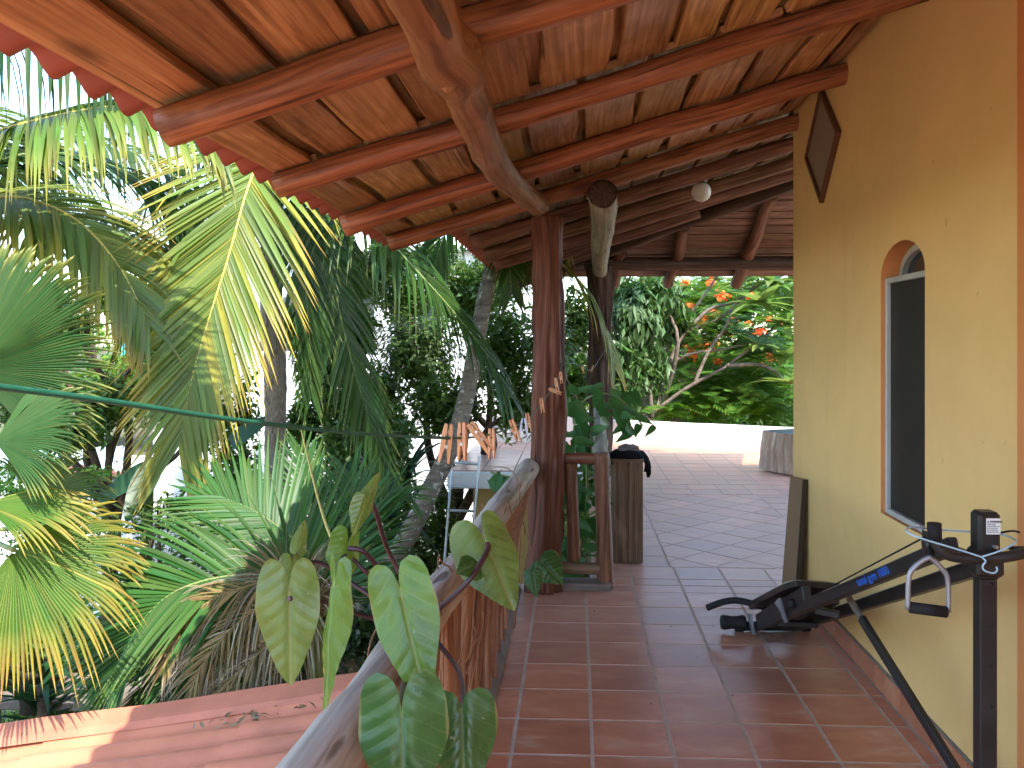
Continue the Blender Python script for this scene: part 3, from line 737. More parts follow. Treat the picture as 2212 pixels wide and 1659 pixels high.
# ================================================================ THINGS ON THE TERRACE
# diamond plaque on the wall
cp = Vector((XW-.008, 4.93, 2.72)); pl = empty('wall_plaque', cp, 'brown framed square panel hung as a diamond high on the yellow wall', 'plaque')
M = MB(); hd = .325
def dia(r, x): return [(x, cp.y-r, cp.z), (x, cp.y, cp.z-r), (x, cp.y+r, cp.z), (x, cp.y, cp.z+r)]
M.prism(dia(hd-.03, XW-.014), (.010, 0, 0)); M.build('panel', wood('plaque_panel', (.2, .15, .105), (.36, .28, .20), (.46, .38, .29), .5, .4, 1.2), pl)
M = MB(); o1, o2 = dia(hd, XW-.028), dia(hd-.032, XW-.028)
for k in range(4): M.prism([o1[k], o1[(k+1) % 4], o2[(k+1) % 4], o2[k]], (.026, 0, 0))
M.build('frame', m_post, pl)
# brown panel leaning by the corner
lpn = MB(); th = .03
c0, c1, c2, c3 = Vector((1.315, 5.25, .004)), Vector((1.315, 5.57, .004)), Vector((1.372, 5.57, .745)), Vector((1.372, 5.27, .775))
lpn.prism([c0, c3, c2, c1], (.026, 0, .002)); lpn = lpn.build('leaning_panel', m_card, None); tag(lpn, 'thin brown panel leaning against the corner of the yellow wall', 'panel')
M = MB(); M.prism([c0+Vector((.0, -.014, 0)), c3+Vector((0, -.014, 0)), c3+Vector((.028, -.014, .002)), c0+Vector((.028, -.014, .002))], (0, .012, 0)); M.build('edge_strip', m_carddark, lpn)
# planter of old planks with a black cloth on it
pz = PZ(1356, 1216); pcx, pcy = .378, 6.47
pb_ = empty('wooden_planter', (pcx, pcy, 0), 'tall box of old brown planks standing by the corner rail', 'planter')
R3 = Matrix.Rotation(math.radians(1.5), 3, 'Z')
for sx, w_, nm in ((-.054, .106, 'plank'), (.055, .108, 'plank')):
    M = MB(); M.box(pcx+sx, 6.26, .375, w_, .022, .735, None, .003); M.build(nm, m_plank, pb_)
for sx in (-.098, .098):
    for dy in (0, 1, 2):
        M = MB(); M.box(pcx+sx, 6.33+dy*.125, .372, .02, .122, .73, None, .003); M.build('plank', m_plank, pb_)
M = MB(); M.box(pcx, 6.66, .37, .215, .022, .73, None, .003); M.build('plank', m_plank, pb_)
M = MB(); M.box(pcx, 6.46, .748, .235, .43, .02, None, .004); M.build('lid', m_plank, pb_)
rows = []
path = [(-.13, .765), (-.10, .80), (-.02, .812), (.06, .806), (.115, .79), (.150, .755), (.158, .70), (.150, .655)]
pth = smooth_path(path, 4)
for k, (x, z) in enumerate(pth):
    rows.append([Vector((pcx+.01+x+.006*noise.noise(Vector((k*.3, j*.5, 0))), 6.27+.30*j/10+.015*math.sin(k*.5), z-.035*(abs(j/10-.5)*2)**3+.014*noise.noise(Vector((k*.35, j*.6, 4))))) for j in range(11)])
M = MB(); M.grid(rows); M.grid([[p-Vector((.0, 0, .018)) if i < 18 else p-Vector((.022, 0, 0)) for p in r][::-1] for i, r in enumerate(rows)])
for e in (0, 10): M.grid([[r[e], (r[e]-Vector((0, 0, .018)) if i < 18 else r[e]-Vector((.022, 0, 0)))] for i, r in enumerate(rows)])
tag(M.build('black_cloth', m_cloth, None), 'black padded cloth draped over the wooden planter', 'cloth')
rows = []
for k in range(9):
    rows.append([Vector((pcx-.06+.15*k/8, 6.36+.14*j/6, .825+.018*noise.noise(Vector((k*.6, j*.7, 1)))+.02*(1-(2*k/8-1)**4)*(1-(2*j/6-1)**4))) for j in range(7)])
M = MB(); M.grid(rows); M.prism([rows[0][0]-Vector((0, 0, .022)), rows[8][0]-Vector((0, 0, .022)), rows[8][6]-Vector((0, 0, .022)), rows[0][6]-Vector((0, 0, .022))], (0, 0, .02))
tag(M.build('folded_rag', m_rag, None), 'small crumpled grey rag lying on the black cloth', 'rag')
# plastic-wrapped box by the parapet
b0 = PZ(1663, 1016); bxo = empty('wrapped_box', (2.75, 10.75, 0), 'square box wrapped in crinkled clear plastic near the white parapet', 'box')
rows = []; R = random.Random(5); ring = []
W2, D2 = .34, .33
for k in range(65):
    a = 2*math.pi*k/64+math.radians(20); ca_, sa_ = math.cos(a), math.sin(a); s_ = 1/max(abs(ca_), abs(sa_))**.88; ring.append((ca_*s_, sa_*s_))
ring[-1] = ring[0]
for h in np.linspace(.02, .50, 12):
    rr = []
    for k, (a, b) in enumerate(ring):
        kk = k % 64; fl = 1+.10*(1-h/.5)+.055*(1-h/.5)*math.sin(kk*1.9+h*2)+.04*noise.noise(Vector((kk*.45, h*5, 2)))*(1 if kk else 1)
        x, y = a*W2*fl, b*D2*fl; t = math.radians(28)
        rr.append(Vector((2.78+x*math.cos(t)-y*math.sin(t), 10.85+x*math.sin(t)+y*math.cos(t), h)))
    rr[-1] = rr[0]; rows.append(rr)
M = MB(); M.grid(rows); M.build('plastic_wrap', m_wrap, bxo)
M = MB(); M.poly(rows[-1][:-1])
t_ = M.build('tarp_top', m_wraptop, bxo)
# ---- exercise machine
gym = empty('exercise_machine', (1.1, 3.6, 0), 'black incline exercise machine with sliding pad leaning along the yellow wall', 'exercise machine')
def bar(M, a, b, w_, h_, bev=.004, up=UP):
    a, b = Vector(a), Vector(b); d = (b-a); L = d.length; d.normalize(); sx = d.cross(up).normalized(); sz = sx.cross(d)
    R = Matrix((sx, d, sz)).transposed(); c = (a+b)/2; M.box(c.x, c.y, c.z, w_, L, h_, R, bev)
def part(name, mat, fn, parent=gym): M = MB(); fn(M); return M.build(name, mat, parent)
PYm = 2.56; pc = PY(2128, 1160, PYm); ptop = PY(2128, 1103, PYm).z; PXm = pc.x
post_low = PY(2128, 1235, PYm).z
part('upright', m_black, lambda M: M.box(PXm, PYm+.001, post_low/2, .050, .05, post_low, None, .005))
up = part('upright_sleeve', m_black, lambda M: M.box(PXm, PYm, (post_low+ptop)/2-.01, .064, .062, ptop-post_low+.02, None, .010))
part('sleeve_collar', m_black, lambda M: M.box(PXm, PYm, post_low+.03, .078, .076, .075, None, .008), up)
for k in range(8): part('adjustment_hole', m_ink, lambda M: M.lathe((PXm+.005, PYm-.0265, post_low-.03-k*.118), [(.0002, 0), (.0055, 0), (.0055, .003), (.0002, .003)], 10, (0, 1, 0)), gym)
part('pin', m_chrome, lambda M: M.tube([(PXm+.01, PYm-.05, ptop-.095), (PXm+.01, PYm-.02, ptop-.097)], .006, 8), gym)
part('foot_bar', m_black, lambda M: bar(M, (PXm-.28, PYm, .03), (PXm+.14, PYm, .03), .05, .05))
# sticker
st = part('warning_sticker', m_sticker, lambda M: M.box(PXm+.008, PYm-.0325, PY(2128, 1132, PYm).z, .040, .002, .046, None, .0005))
def text(body, size, loc, xdir, zdir, mat, parent, name='lettering', bold=0.0):
    cu = bpy.data.curves.new(name, 'FONT'); cu.body = body; cu.size = size; cu.offset = bold; cu.extrude = .0003; cu.align_x = 'LEFT'
    to = bpy.data.objects.new(name, cu); COL.objects.link(to)
    bpy.context.view_layer.update()
    me = bpy.data.meshes.new_from_object(to.evaluated_get(bpy.context.evaluated_depsgraph_get())); bpy.data.objects.remove(to)
    xd = Vector(xdir).normalized(); zd = Vector(zdir).normalized(); nd = xd.cross(zd)
    R = Matrix((xd, zd, nd)).transposed().to_4x4(); R.translation = Vector(loc); me.transform(R); me.materials.clear()
    return link(name, me, parent, mat)
sz = PY(2128, 1132, PYm).z; sx0 = PXm+.008-.018
text('WARNING', .0072, (sx0+.0075, PYm-.0339, sz+.0115), (1, 0, 0), (0, 0, 1), m_ink, st, bold=.0003)
part('warning_triangle', m_ink, lambda M: M.prism([(sx0, PYm-.0337, sz+.0115), (sx0+.006, PYm-.0337, sz+.0115), (sx0+.003, PYm-.0337, sz+.0170)], (0, -.0004, 0)), st)
for k, t in enumerate(('MAKE SURE', 'ADJUSTMENT PIN', 'IS LOCKED IN', 'PLACE BEFORE', 'WORKING OUT')): text(t, .0046, (sx0, PYm-.0339, sz+.004-k*.0055), (1, 0, 0), (0, 0, 1), m_ink, st)
part('sticker_rule', m_ink, lambda M: M.box(PXm+.008, PYm-.0337, sz+.0095, .037, .0004, .0006), st)
# rails
r1a, r1b = PY(1627, 1356, 4.78), PY(2060, 1178, 2.58)
r2a, r2b = PY(1716, 1354, 4.78), PY(2112, 1226, 2.60)
rl1 = part('rail', m_black, lambda M: bar(M, r1a, r1b, .032, .05)); rl2_ = part('rail', m_black, lambda M: bar(M, r2a, r2b, .032, .05))
d1 = (r1b-r1a).normalized(); up1 = (UP-d1*UP.z).normalized(); sd1 = d1.cross(UP).normalized()
t_ = PX(1866, 1268, (r1a.x+r1b.x)/2); f_ = min(np.linspace(0, 1, 200), key=lambda f: abs((PX0+F*((r1a.lerp(r1b, f).x*_c+r1a.lerp(r1b, f).y*_s)/(-r1a.lerp(r1b, f).x*_s+r1a.lerp(r1b, f).y*_c)))-1862))
tp = r1a.lerp(r1b, float(f_))+sd1*.0168-up1*.010
text('total gym 1000', .050, tp-up1*.004, d1, up1, m_blueink, rl1, bold=.0012)
part('top_plate', m_black, lambda M: (bar(M, r1b-d1*.06+Vector((-.02, 0, .012)), r2b-d1*.02+Vector((.05, 0, .012)), .05, .03)))
# floor frame, rollers, lower handle
fz = .03
part('floor_tube', m_black, lambda M: M.tube([PZ(1593, 1352, .03), PZ(1742, 1352, .03)], .026, 14))
part('end_cap', m_rubber, lambda M: M.tube([PZ(1588, 1352, .03), PZ(1606, 1352, .03)], .031, 14))
part('end_cap', m_rubber, lambda M: M.tube([PZ(1733, 1352, .03), PZ(1748, 1352, .03)], .031, 14))
part('foam_roller', m_rubber, lambda M: M.lathe(PY(1556, 1344, 4.80), [(.02, 0), (.036, .004), (.040, .02), (.034, .06), (.035, .09), (.041, .125), (.038, .138), (.02, .142)], 18, (1, 0, 0)))
part('roller_axle', m_black, lambda M: M.tube([PY(1600, 1345, 4.80), PY(1722, 1352, 4.80)], .011, 10))
hb = smooth_path([tuple(PY(1527, 1313, 4.86)), tuple(PY(1560, 1301, 4.84)), tuple(PY(1590, 1297, 4.82)), tuple(PY(1622, 1303, 4.78)), tuple(PY(1660, 1315, 4.72))], 5)
part('handle_bar', m_rubber, lambda M: M.tube([Vector(p) for p in hb], .0185, 12))
# sliding pad
ga, gb = r1a.lerp(r1b, .015), r1a.lerp(r1b, .40); ha, hb_ = r2a.lerp(r2b, .03), r2a.lerp(r2b, .42)
rows = []; n_ = 14
for k in range(n_+1):
    f = k/n_; a = ga.lerp(gb, f)+up1*.150+Vector((-.03, 0, 0)); b = ha.lerp(hb_, f)+up1*.150+Vector((.05, 0, 0))
    e = 1-abs(2*f-1)**8; row = []
    for j in range(13):
        g = j/12; q = a.lerp(b, .5+(g-.5)*(.80+.20*e)); row.append(q+up1*(.030*(1-abs(2*g-1)**5)*e))
    rows.append(row)
pad = MB(); pad.grid(rows, None, True); bot = [[p-up1*(.034+.030*(1-abs(2*j/12-1)**5)*(1-abs(2*k/n_-1)**8)) for j, p in enumerate(r)] for k, r in enumerate(rows)]
pad.grid([r[::-1] for r in bot], None, False)
for e in (0, 12): pad.grid([[rows[k][e], bot[k][e]] for k in range(n_+1)], None, True)
pad.grid([rows[0], bot[0]], None, True); pad.grid([rows[-1], bot[-1]], None, True)
pad = pad.build('sliding_pad', m_vinyl, gym)
part('pad_frame', m_black, lambda M: (bar(M, ga.lerp(ha, .15)+up1*.04, gb.lerp(hb_, .15)+up1*.075, .04, .07), bar(M, ga.lerp(ha, .85)+up1*.04, gb.lerp(hb_, .85)+up1*.075, .04, .07)), pad)
def bracket(c, s_):
    c = Vector(c)
    def fn(M):
        pts = [c+up1*.07+d1*(-.045*s_), c+up1*.085+d1*.05*s_, c-up1*.055+d1*.045*s_, c-up1*.055+d1*.012*s_, c+up1*.0+d1*.005*s_, c+up1*.04-d1*.015*s_]
        M.prism([p+sd1*.028 for p in pts], sd1*.010)
    return part('bracket', m_alu, fn, pad)
bracket(r1a.lerp(r1b, .285), 1.0); bracket(r1a.lerp(r1b, .055), -1.0)
part('roller_wheel', m_rubber, lambda M: M.lathe(r1a.lerp(r1b, .36)+sd1*.03+up1*.03, [(.003, -.012), (.022, -.012), (.022, .012), (.003, .012)], 14, sd1), pad)
part('cross_bar', m_black, lambda M: bar(M, r1a.lerp(r1b, .42)+sd1*-.02-up1*.03, r2a.lerp(r2b, .44)+sd1*.05-up1*.03, .03, .03))
part('cross_bar', m_black, lambda M: bar(M, r1a.lerp(r1b, .2)-up1*.03, r2a.lerp(r2b, .2)-up1*.03, .03, .03))
# folding strut
s0, s1 = r1a.lerp(r2a, .35).lerp(r1b.lerp(r2b, .35), .56), PY(2205, 1890, 2.60)
s0 = PY(1833, 1290, s0.y)
part('strut', m_black, lambda M: bar(M, s0.lerp(s1, .10), s1, .026, .034)); part('strut_end', m_chrome, lambda M: bar(M, s0, s0.lerp(s1, .13), .020, .026))
# handlebar across the top with upturned grip
hbz = PY(2128, 1198, 2.50).z
hp_ = [tuple(PY(2018, 1133, 2.50)), tuple(PY(2020, 1162, 2.50)), tuple(PY(2030, 1186, 2.50)), tuple(PY(2062, 1203, 2.50)), tuple(PY(2128, 1206, 2.50)), tuple(PY(2190, 1200, 2.50)), tuple(PY(2230, 1185, 2.52)), tuple(PY(2240, 1150, 2.52))]
hbp = smooth_path(hp_, 6); part('handlebar', m_black, lambda M: M.tube([Vector(p) for p in hbp], .0155, 14))
part('grip_cap', m_rubber, lambda M: M.tube([PY(2018, 1130, 2.50), PY(2019, 1168, 2.50)], .0195, 14))
part('pulley', m_black, lambda M: M.lathe(PY(2007, 1178, 2.56), [(.004, -.012), (.026, -.012), (.020, 0), (.026, .012), (.004, .012)], 16, (1, 0, 0)))
part('pulley_plate', m_black, lambda M: (M.box(*PY(2000, 1175, 2.56), .004, .05, .075, None, .002), M.box(*PY(2014, 1175, 2.56), .004, .05, .075, None, .002)))
part('pulley', m_black, lambda M: M.lathe(PY(2200, 1190, 2.56), [(.004, -.012), (.03, -.012), (.022, 0), (.03, .012), (.004, .012)], 16, (0, .3, 1)))
cbl = smooth_path([tuple(PY(2202, 1150, 2.56)), tuple(PY(2188, 1147, 2.55)), tuple(PY(2165, 1150, 2.54)), tuple(PY(2150, 1156, 2.56))], 5)
part('cable', m_rubber, lambda M: (M.tube([Vector(p) for p in cbl], .003, 8), M.tube([PY(1998, 1160, 2.56), r1a.lerp(r1b, .40)+up1*.03], .003, 8)))
# stirrup handle hanging from the pulley
Yh = 2.50; st_ = [tuple(PY(x, y, Yh)) for x, y in [(1961, 1316), (1963, 1250), (1974, 1226), (2000, 1207), (2012, 1207), (2034, 1228), (2047, 1252), (2049, 1322)]]
sp_ = smooth_path(st_, 5)
hd_ = part('stirrup_handle', m_alu, lambda M: M.tube([Vector(p) for p in sp_], .0072, 10))
part('grip', m_rubber, lambda M: M.tube([PY(1966, 1312, Yh), PY(2044, 1322, Yh)], .0165, 14), hd_)
part('strap', m_rubber, lambda M: M.tube([PY(2007, 1210, Yh), PY(2008, 1180, Yh+.03)], .005, 8), hd_)
# light blue hanger looped round the upright
zf = lambda x, y, Y: tuple(PY(x, y, Y))
h1 = smooth_path([zf(2120, 1203, 2.47), zf(2070, 1187, 2.46), zf(1990, 1163, 2.45), zf(1962, 1151, 2.47), zf(1958, 1143, 2.50), zf(1972, 1139, 2.55), zf(2040, 1145, 2.63), zf(2128, 1151, 2.64), zf(2170, 1156, 2.62), zf(2190, 1165, 2.56), zf(2192, 1173, 2.50), zf(2160, 1190, 2.48), zf(2120, 1203, 2.47)], 5)
h2 = smooth_path([zf(2120, 1203, 2.47), zf(2129, 1212, 2.465), zf(2123, 1222, 2.46), zf(2126, 1232, 2.46), zf(2145, 1238, 2.46), zf(2154, 1232, 2.465), zf(2152, 1224, 2.47)], 5)
M = MB(); M.tube([Vector(p) for p in h1], .0026, 8); M.tube([Vector(p) for p in h2], .0026, 8); tag(M.build('wire_hanger', m_bluewire, None), 'light blue wire hanger looped over the exercise machine upright', 'hanger')
# ---- clothes line and pegs
A_, B_ = PY(0, 836, .58), PY(1000, 946, 1.72)
lp_ = [tuple(A_+(A_-B_)*.5)]+[tuple(A_.lerp(B_, t)-Vector((0, 0, .010*math.sin(math.pi*t)))) for t in (0, .25, .5, .75, 1)]+[tuple(PY(1062, 938, 2.2)), tuple(PY(1110, 921, 2.85)), tuple(PY(1140, 905, 3.5)), tuple(PY(1172, 870, 4.4)), tuple(PY(1207, 815, 5.2)), tuple(PY(1217, 787, 5.6)), tuple(PY(1250, 788, 7.2)), tuple(PY(1277, 799, 8.5)), tuple(PY(1300, 768, 9.6)), tuple(PY(1310, 752, 10.28))]
lps = smooth_path(lp_, 8); M = MB(); M.tube([Vector(p) for p in lps], .0026, 8); tag(M.build('clothes_line', m_rope, None), 'green cord clothes line strung past the posts', 'clothes line')
def line_at(px):
    best = min(lps, key=lambda p: abs(PX0+F*((p[0]*_c+p[1]*_s)/(-p[0]*_s+p[1]*_c))-px)); return Vector(best)
def peg(top, bot, Y, label, seed, mat=None, L=None, openv=.0):
    """two wedges and a wire spring; top/bottom in survey pixels give tilt and place"""
    a, b = PY(*top, Y), PY(*bot, Y); d = (b-a); d.normalize(); L = .075; c = (a+b)/2; a = c-d*L/2
    R = random.Random(seed); tw = R.uniform(-.4, .4); x = Vector((math.cos(tw), math.sin(tw), 0)); x = (x-d*x.dot(d)).normalized(); y = d.cross(x)
    root = empty('clothes_peg', c, label, 'peg', 'pegs on the clothes line')
    for s_ in (-1, 1):
        prof_ = [(0, .0028), (.004, .0018), (.020, .0012), (.023, .004), (.026, .0012), (.042, .0008), (L, .0055), (L, .0085), (.042, .0090), (.020, .0092), (0, .0068)]
        M = MB(); M.prism([a+d*t+x*(s_*(w_+openv*t))-y*.0048 for t, w_ in prof_], y*.0096)
        M.build('peg_half', mat or m_peg, root)
    M = MB(); M.tube([a+d*.030-x*.004-y*.0058, a+d*.036+x*.0095-y*.0058, a+d*.030+x*.0105, ], .0009, 6); M.lathe(a+d*.043-y*.006, [(.0036, 0), (.0036, .012)], 10, y); M.build('spring', m_chrome, root)
PL = [((970, 910), (957, 1006), 1.62, 'wooden peg first from the left on the green line, tilting to the left'),
      ((999, 908), (998, 998), 1.70, 'upright wooden peg second from the left on the green line'),
      ((1013, 912), (1062, 978), 1.80, 'wooden peg leaning far to the right, third along the green line'),
      ((1062, 924), (1062, 992), 2.15, 'upright wooden peg fourth along the green line, beside the leaning one'),
      ((1103, 903), (1122, 957), 2.75, 'wooden peg fifth along the green line, just left of the pale blue peg'),
      ((1138, 890), (1144, 934), 3.4, 'small wooden peg just right of the pale blue peg'),
      ((1168, 858), (1173, 893), 4.2, 'small wooden peg low on the line in front of the thick post'),
      ((1186, 840), (1212, 850), 4.6, 'small wooden peg lying almost level across the thick post'),
      ((1199, 815), (1205, 845), 4.9, 'small wooden peg upright above the level one on the thick post'),
      ((1210, 800), (1214, 832), 5.1, 'highest wooden peg at the right edge of the thick post'),
      ((1256, 786), (1262, 812), 7.4, 'tiny wooden peg on the line between the two posts'),
      ((1283, 786), (1276, 806), 8.6, 'tiny wooden peg on the line in front of the far post')]
for k, (a, b, Y, lb) in enumerate(PL):
    peg(a, b, Y, lb, k, openv=.03 if k in (0,) else 0)
peg((1131, 906), (1131, 945), 3.1, 'pale blue plastic peg with spread legs on the green line', 50, m_pegblue, openv=.13)
# ---- lower roof of red sheets, with flashing
LRY = 4.40
def LZ(x): return -.255+.1615*(x+1.139)
lr = empty('lower_roof', (-2, 2, -.4), 'salmon red sheet roof of the lower storey below the handrail', 'roof')
def lprof(v): t = (v/.20) % 1.0; return .042*(math.sin(math.pi*min(t/.75, 1))**.9)
xs = [(-.50, -1.62), (-1.58, -2.72), (-2.68, -3.9), (-3.86, -5.2)]
for ci, (xa, xb) in enumerate(xs):
    vv = -1.5+.37*(ci % 3)
    while vv < LRY-.10:
        v1 = min(vv+1.2, LRY-.06); n_ = max(3, int((v1-vv)/.02)); rows = []
        for k in range(n_+1):
            v = vv+(v1-vv)*k/n_; zo = lprof(v)+.012*(4-ci)
            rows.append([Vector((x, v, LZ(x)+zo-.012*(x-xb)/(xa-xb)*0+U(-.0008, .0008))) for x in np.linspace(xa, xb, 6)])
        M = MB(); M.grid(rows, None, True); M.grid([[p-Vector((0, 0, .006)) for p in r][::-1] for r in rows], None, True)
        M.grid([[r[-1] for r in rows], [r[-1]-Vector((0, 0, .006)) for r in rows]], None, False)
        M.build('roof_sheet', m_sheet2, lr); vv = v1-.03
fl = MB(); rows = []
for k in range(60):
    x = -.5-4.8*k/59; dz = .008*noise.noise(Vector((x*1.2, 0, 0)))
    rows.append([Vector((x, LRY-.16, LZ(x)+.075+dz)), Vector((x, LRY-.13, LZ(x)+.105+dz)), Vector((x, LRY, LZ(x)+.14+dz*2)), Vector((x, LRY+.03, LZ(x)+.12)), Vector((x, LRY+.035, LZ(x)-.10))])
fl.grid(rows, None, False); fl.build('flashing', m_flash, lr)
# ---- garden deck with ladder
dk = empty('garden_deck', (-1, 11.5, -.2), 'flat tiled garden roof with white fascia on a tan wall', 'deck')
d0 = PZ(966, 1020); Yd = d0.y
M = MB(); M.box((d0.x+.3)/2, Yd+.06, -.105, .3-d0.x, .12, .20, None, .006); M.build('fascia', m_white, dk)
M = MB(); M.box((d0.x+.3)/2, Yd+1.6, -.06, .3-d0.x-.01, 2.96, .10); M.build('slab', m_grout, dk)
tx = d0.x+.02; 
while tx < .25:
    ty = Yd+.14
    while ty < Yd+3.0:
        M = MB(); M.box(tx+.2, ty+.2, -.004, .39, .39, .016, None, .003); M.build('tile', m_tile, dk); ty += .40
    tx += .40
wx0 = PY(1022, 1100, Yd+.3).x
M = MB(); M.box((wx0+.3)/2, Yd+1.6, -1.7, .3-wx0, 2.6, 3.0, None, .01); M.build('wall', m_yellow2, dk)
M = MB(); M.box(-.55, Yd+3.3, .12, 1.6, .15, .75, None, .01); tag(M.build('garden_wall', m_white, None), 'white wall behind the flat garden roof', 'wall')
lad = empty('ladder', (-1.5, 10.3, GZ), 'aluminium ladder leaning on the white fascia of the garden roof', 'ladder')
Lt0, Lt1 = PY(978, 981, Yd-.02), PY(1036, 985, Yd-.02); Lb0, Lb1 = PY(962, 1190, Yd-.28), PY(1019, 1190, Yd-.28)
def ext(a, b): t = (a.z-GZ)/(a.z-b.z); return a+(b-a)*t
for a, b in ((Lt0, ext(Lt0, Lb0)), (Lt1, ext(Lt1, Lb1))): part('rail', m_steel, lambda M: bar(M, a, b, .025, .055, .004, Vector((0, -1, .2))), lad)
k = 0; tz = PY(1000, 998, Yd).z
while tz > GZ+.1:
    f = (Lt0.z-tz)/(Lt0.z-Lb0.z); a = Lt0.lerp(Lb0, f); b = Lt1.lerp(Lb1, f)
    part('rung', m_steel, lambda M: M.tube([a, b], .017, 10), lad); tz -= .285
# ---- neighbouring white house and small roofs beyond the palms
nh = empty('white_house', (-5, 17, GZ), 'bright white two-storey house behind the palms', 'house')
def slab(M, x0, x1, y0, y1, z0, z1): M.box((x0+x1)/2, (y0+y1)/2, (z0+z1)/2, x1-x0, y1-y0, z1-z0, None, .01)
hx0, hx1 = PY(500, 800, 18).x, PY(1180, 800, 18).x; hz = PY(800, 545, 18).z
part('wall', m_white, lambda M: slab(M, hx0, hx1, 18, 25, GZ, hz), nh)
part('roof_slab', m_white, lambda M: slab(M, hx0-.3, hx1+.3, 17.7, 25.3, hz, hz+.22), nh)
gx0 = PY(330, 1000, 15).x; gx1 = PY(560, 1000, 15).x; gz1 = PY(400, 930, 15).z
part('garden_front', m_white, lambda M: slab(M, gx0, gx1, 15, 17.5, GZ, gz1), nh)
for px_, py_ in ((610, 700), (760, 690), (900, 700), (610, 960), (820, 960)):
    c = PY(px_, py_, 17.98); f = part('window', m_frame, lambda M: (M.box(c.x, 17.98, c.z, 1.1, .08, 1.3, None, .02)), nh); part('pane', m_glass, lambda M: (M.box(c.x-.25, 17.945, c.z, .44, .03, 1.14), M.box(c.x+.25, 17.945, c.z, .44, .03, 1.14)), f)
part('teal_awning', m_teal, lambda M: M.prism([PY(262, 742, 16.5), PY(318, 736, 16.5), PY(318, 762, 16.2), PY(262, 768, 16.2)], (0, 0, .06)), nh)
for i, (x0, x1, y0, y1, Y, mt, lb) in enumerate(((-60, 270, 965, 1010, 17, m_zinc, 'shiny zinc roof of a low shed at the left edge'), (60, 300, 1005, 1032, 14, m_rust, 'rust red roof of a low shed in front of the zinc one'))):
    sh = empty('shed', (PY(x0, y0, Y).x, Y, GZ), lb, 'shed')
    a, b, c, d = PY(x0, y1, Y), PY(x1, y1, Y), PY(x1, y0, Y+2.5), PY(x0, y0, Y+2.5)
    nrib = 24; rows = [[a.lerp(b, k/48)+Vector((0, 0, .03*(k % 2))), d.lerp(c, k/48)+Vector((0, 0, .03*(k % 2)))] for k in range(49)]
    M = MB(); M.grid(rows, None, False); M.build('roof', mt, sh)
    part('wall', m_white, lambda M: slab(M, a.x+.2, b.x-.2, Y+.2, Y+2.4, GZ, a.z-.05), sh)
# ================================================================ PLANTS
def tri_obj(name, V, T, UVv, mat, parent=None):
    """fast mesh from numpy: vertices, triangles, one uv per vertex"""
    me = bpy.data.meshes.new(name); n, t = len(V), len(T)
    me.vertices.add(n); me.vertices.foreach_set('co', np.asarray(V, np.float32).ravel())
    me.loops.add(t*3); me.loops.foreach_set('vertex_index', np.asarray(T, np.int32).ravel())
    me.polygons.add(t); me.polygons.foreach_set('loop_start', np.arange(0, t*3, 3, dtype=np.int32))
    ul = me.uv_layers.new(name='UVMap'); ul.data.foreach_set('uv', np.asarray(UVv, np.float32)[np.asarray(T).ravel()].ravel())
    me.update(calc_edges=True); me.validate()
    return link(name, me, parent, mat)
def npv(v): return np.array([v[0], v[1], v[2]], float)
def unit(a): return a/(np.linalg.norm(a, axis=-1, keepdims=True)+1e-9)
class Leaflets:
    def __init__(s): s.V = []; s.T = []; s.U = []; s.n = 0
    def strip(s, p, d, nrm, L, wd, seg=6, droop=.4, fold=.25, twist=0.0, wpow=1.0, kink=None):
        """one lanceolate leaflet from p along d with surface normal nrm, bending under its own weight"""
        pts = []; d = unit(np.array(d)); q = np.array(p, float); g = np.array([0, 0, -1.0]); st = L/seg
        if kink is None and seg >= 5 and rnd.random() < .12: kink = rnd.randint(int(seg*.4), seg-1)
        for k in range(seg+1):
            f = k/seg; x = np.cross(d, nrm); x = unit(x); nn = unit(np.cross(x, d))
            if twist: x = x*math.cos(twist*f)+nn*math.sin(twist*f); nn = unit(np.cross(x, d))
            wf = wd*((math.sin(math.pi*(.10+.90*f)**.6)**wpow)+.02) if f < 1 else 0
            pts.append((q.copy(), x*wf, nn*(wf*fold))); q = q+d*st; d = unit(d+g*(droop*st*(.4+f)*2.0))
            if kink == k: d = unit(d+g*rnd.uniform(.7, 1.6))
        b = s.n
        for k, (c, x, n) in enumerate(pts):
            f = k/seg; s.V += [c-x+n, c, c+x+n]; s.U += [(f, 0), (f, .5), (f, 1)]
        for k in range(seg):
            a = b+3*k
            s.T += [(a, a+1, a+4), (a, a+4, a+3), (a+1, a+2, a+5), (a+1, a+5, a+4)]
        s.n += 3*(seg+1)
    def build(s, name, mat, parent): return tri_obj(name, s.V, s.T, s.U, mat, parent)
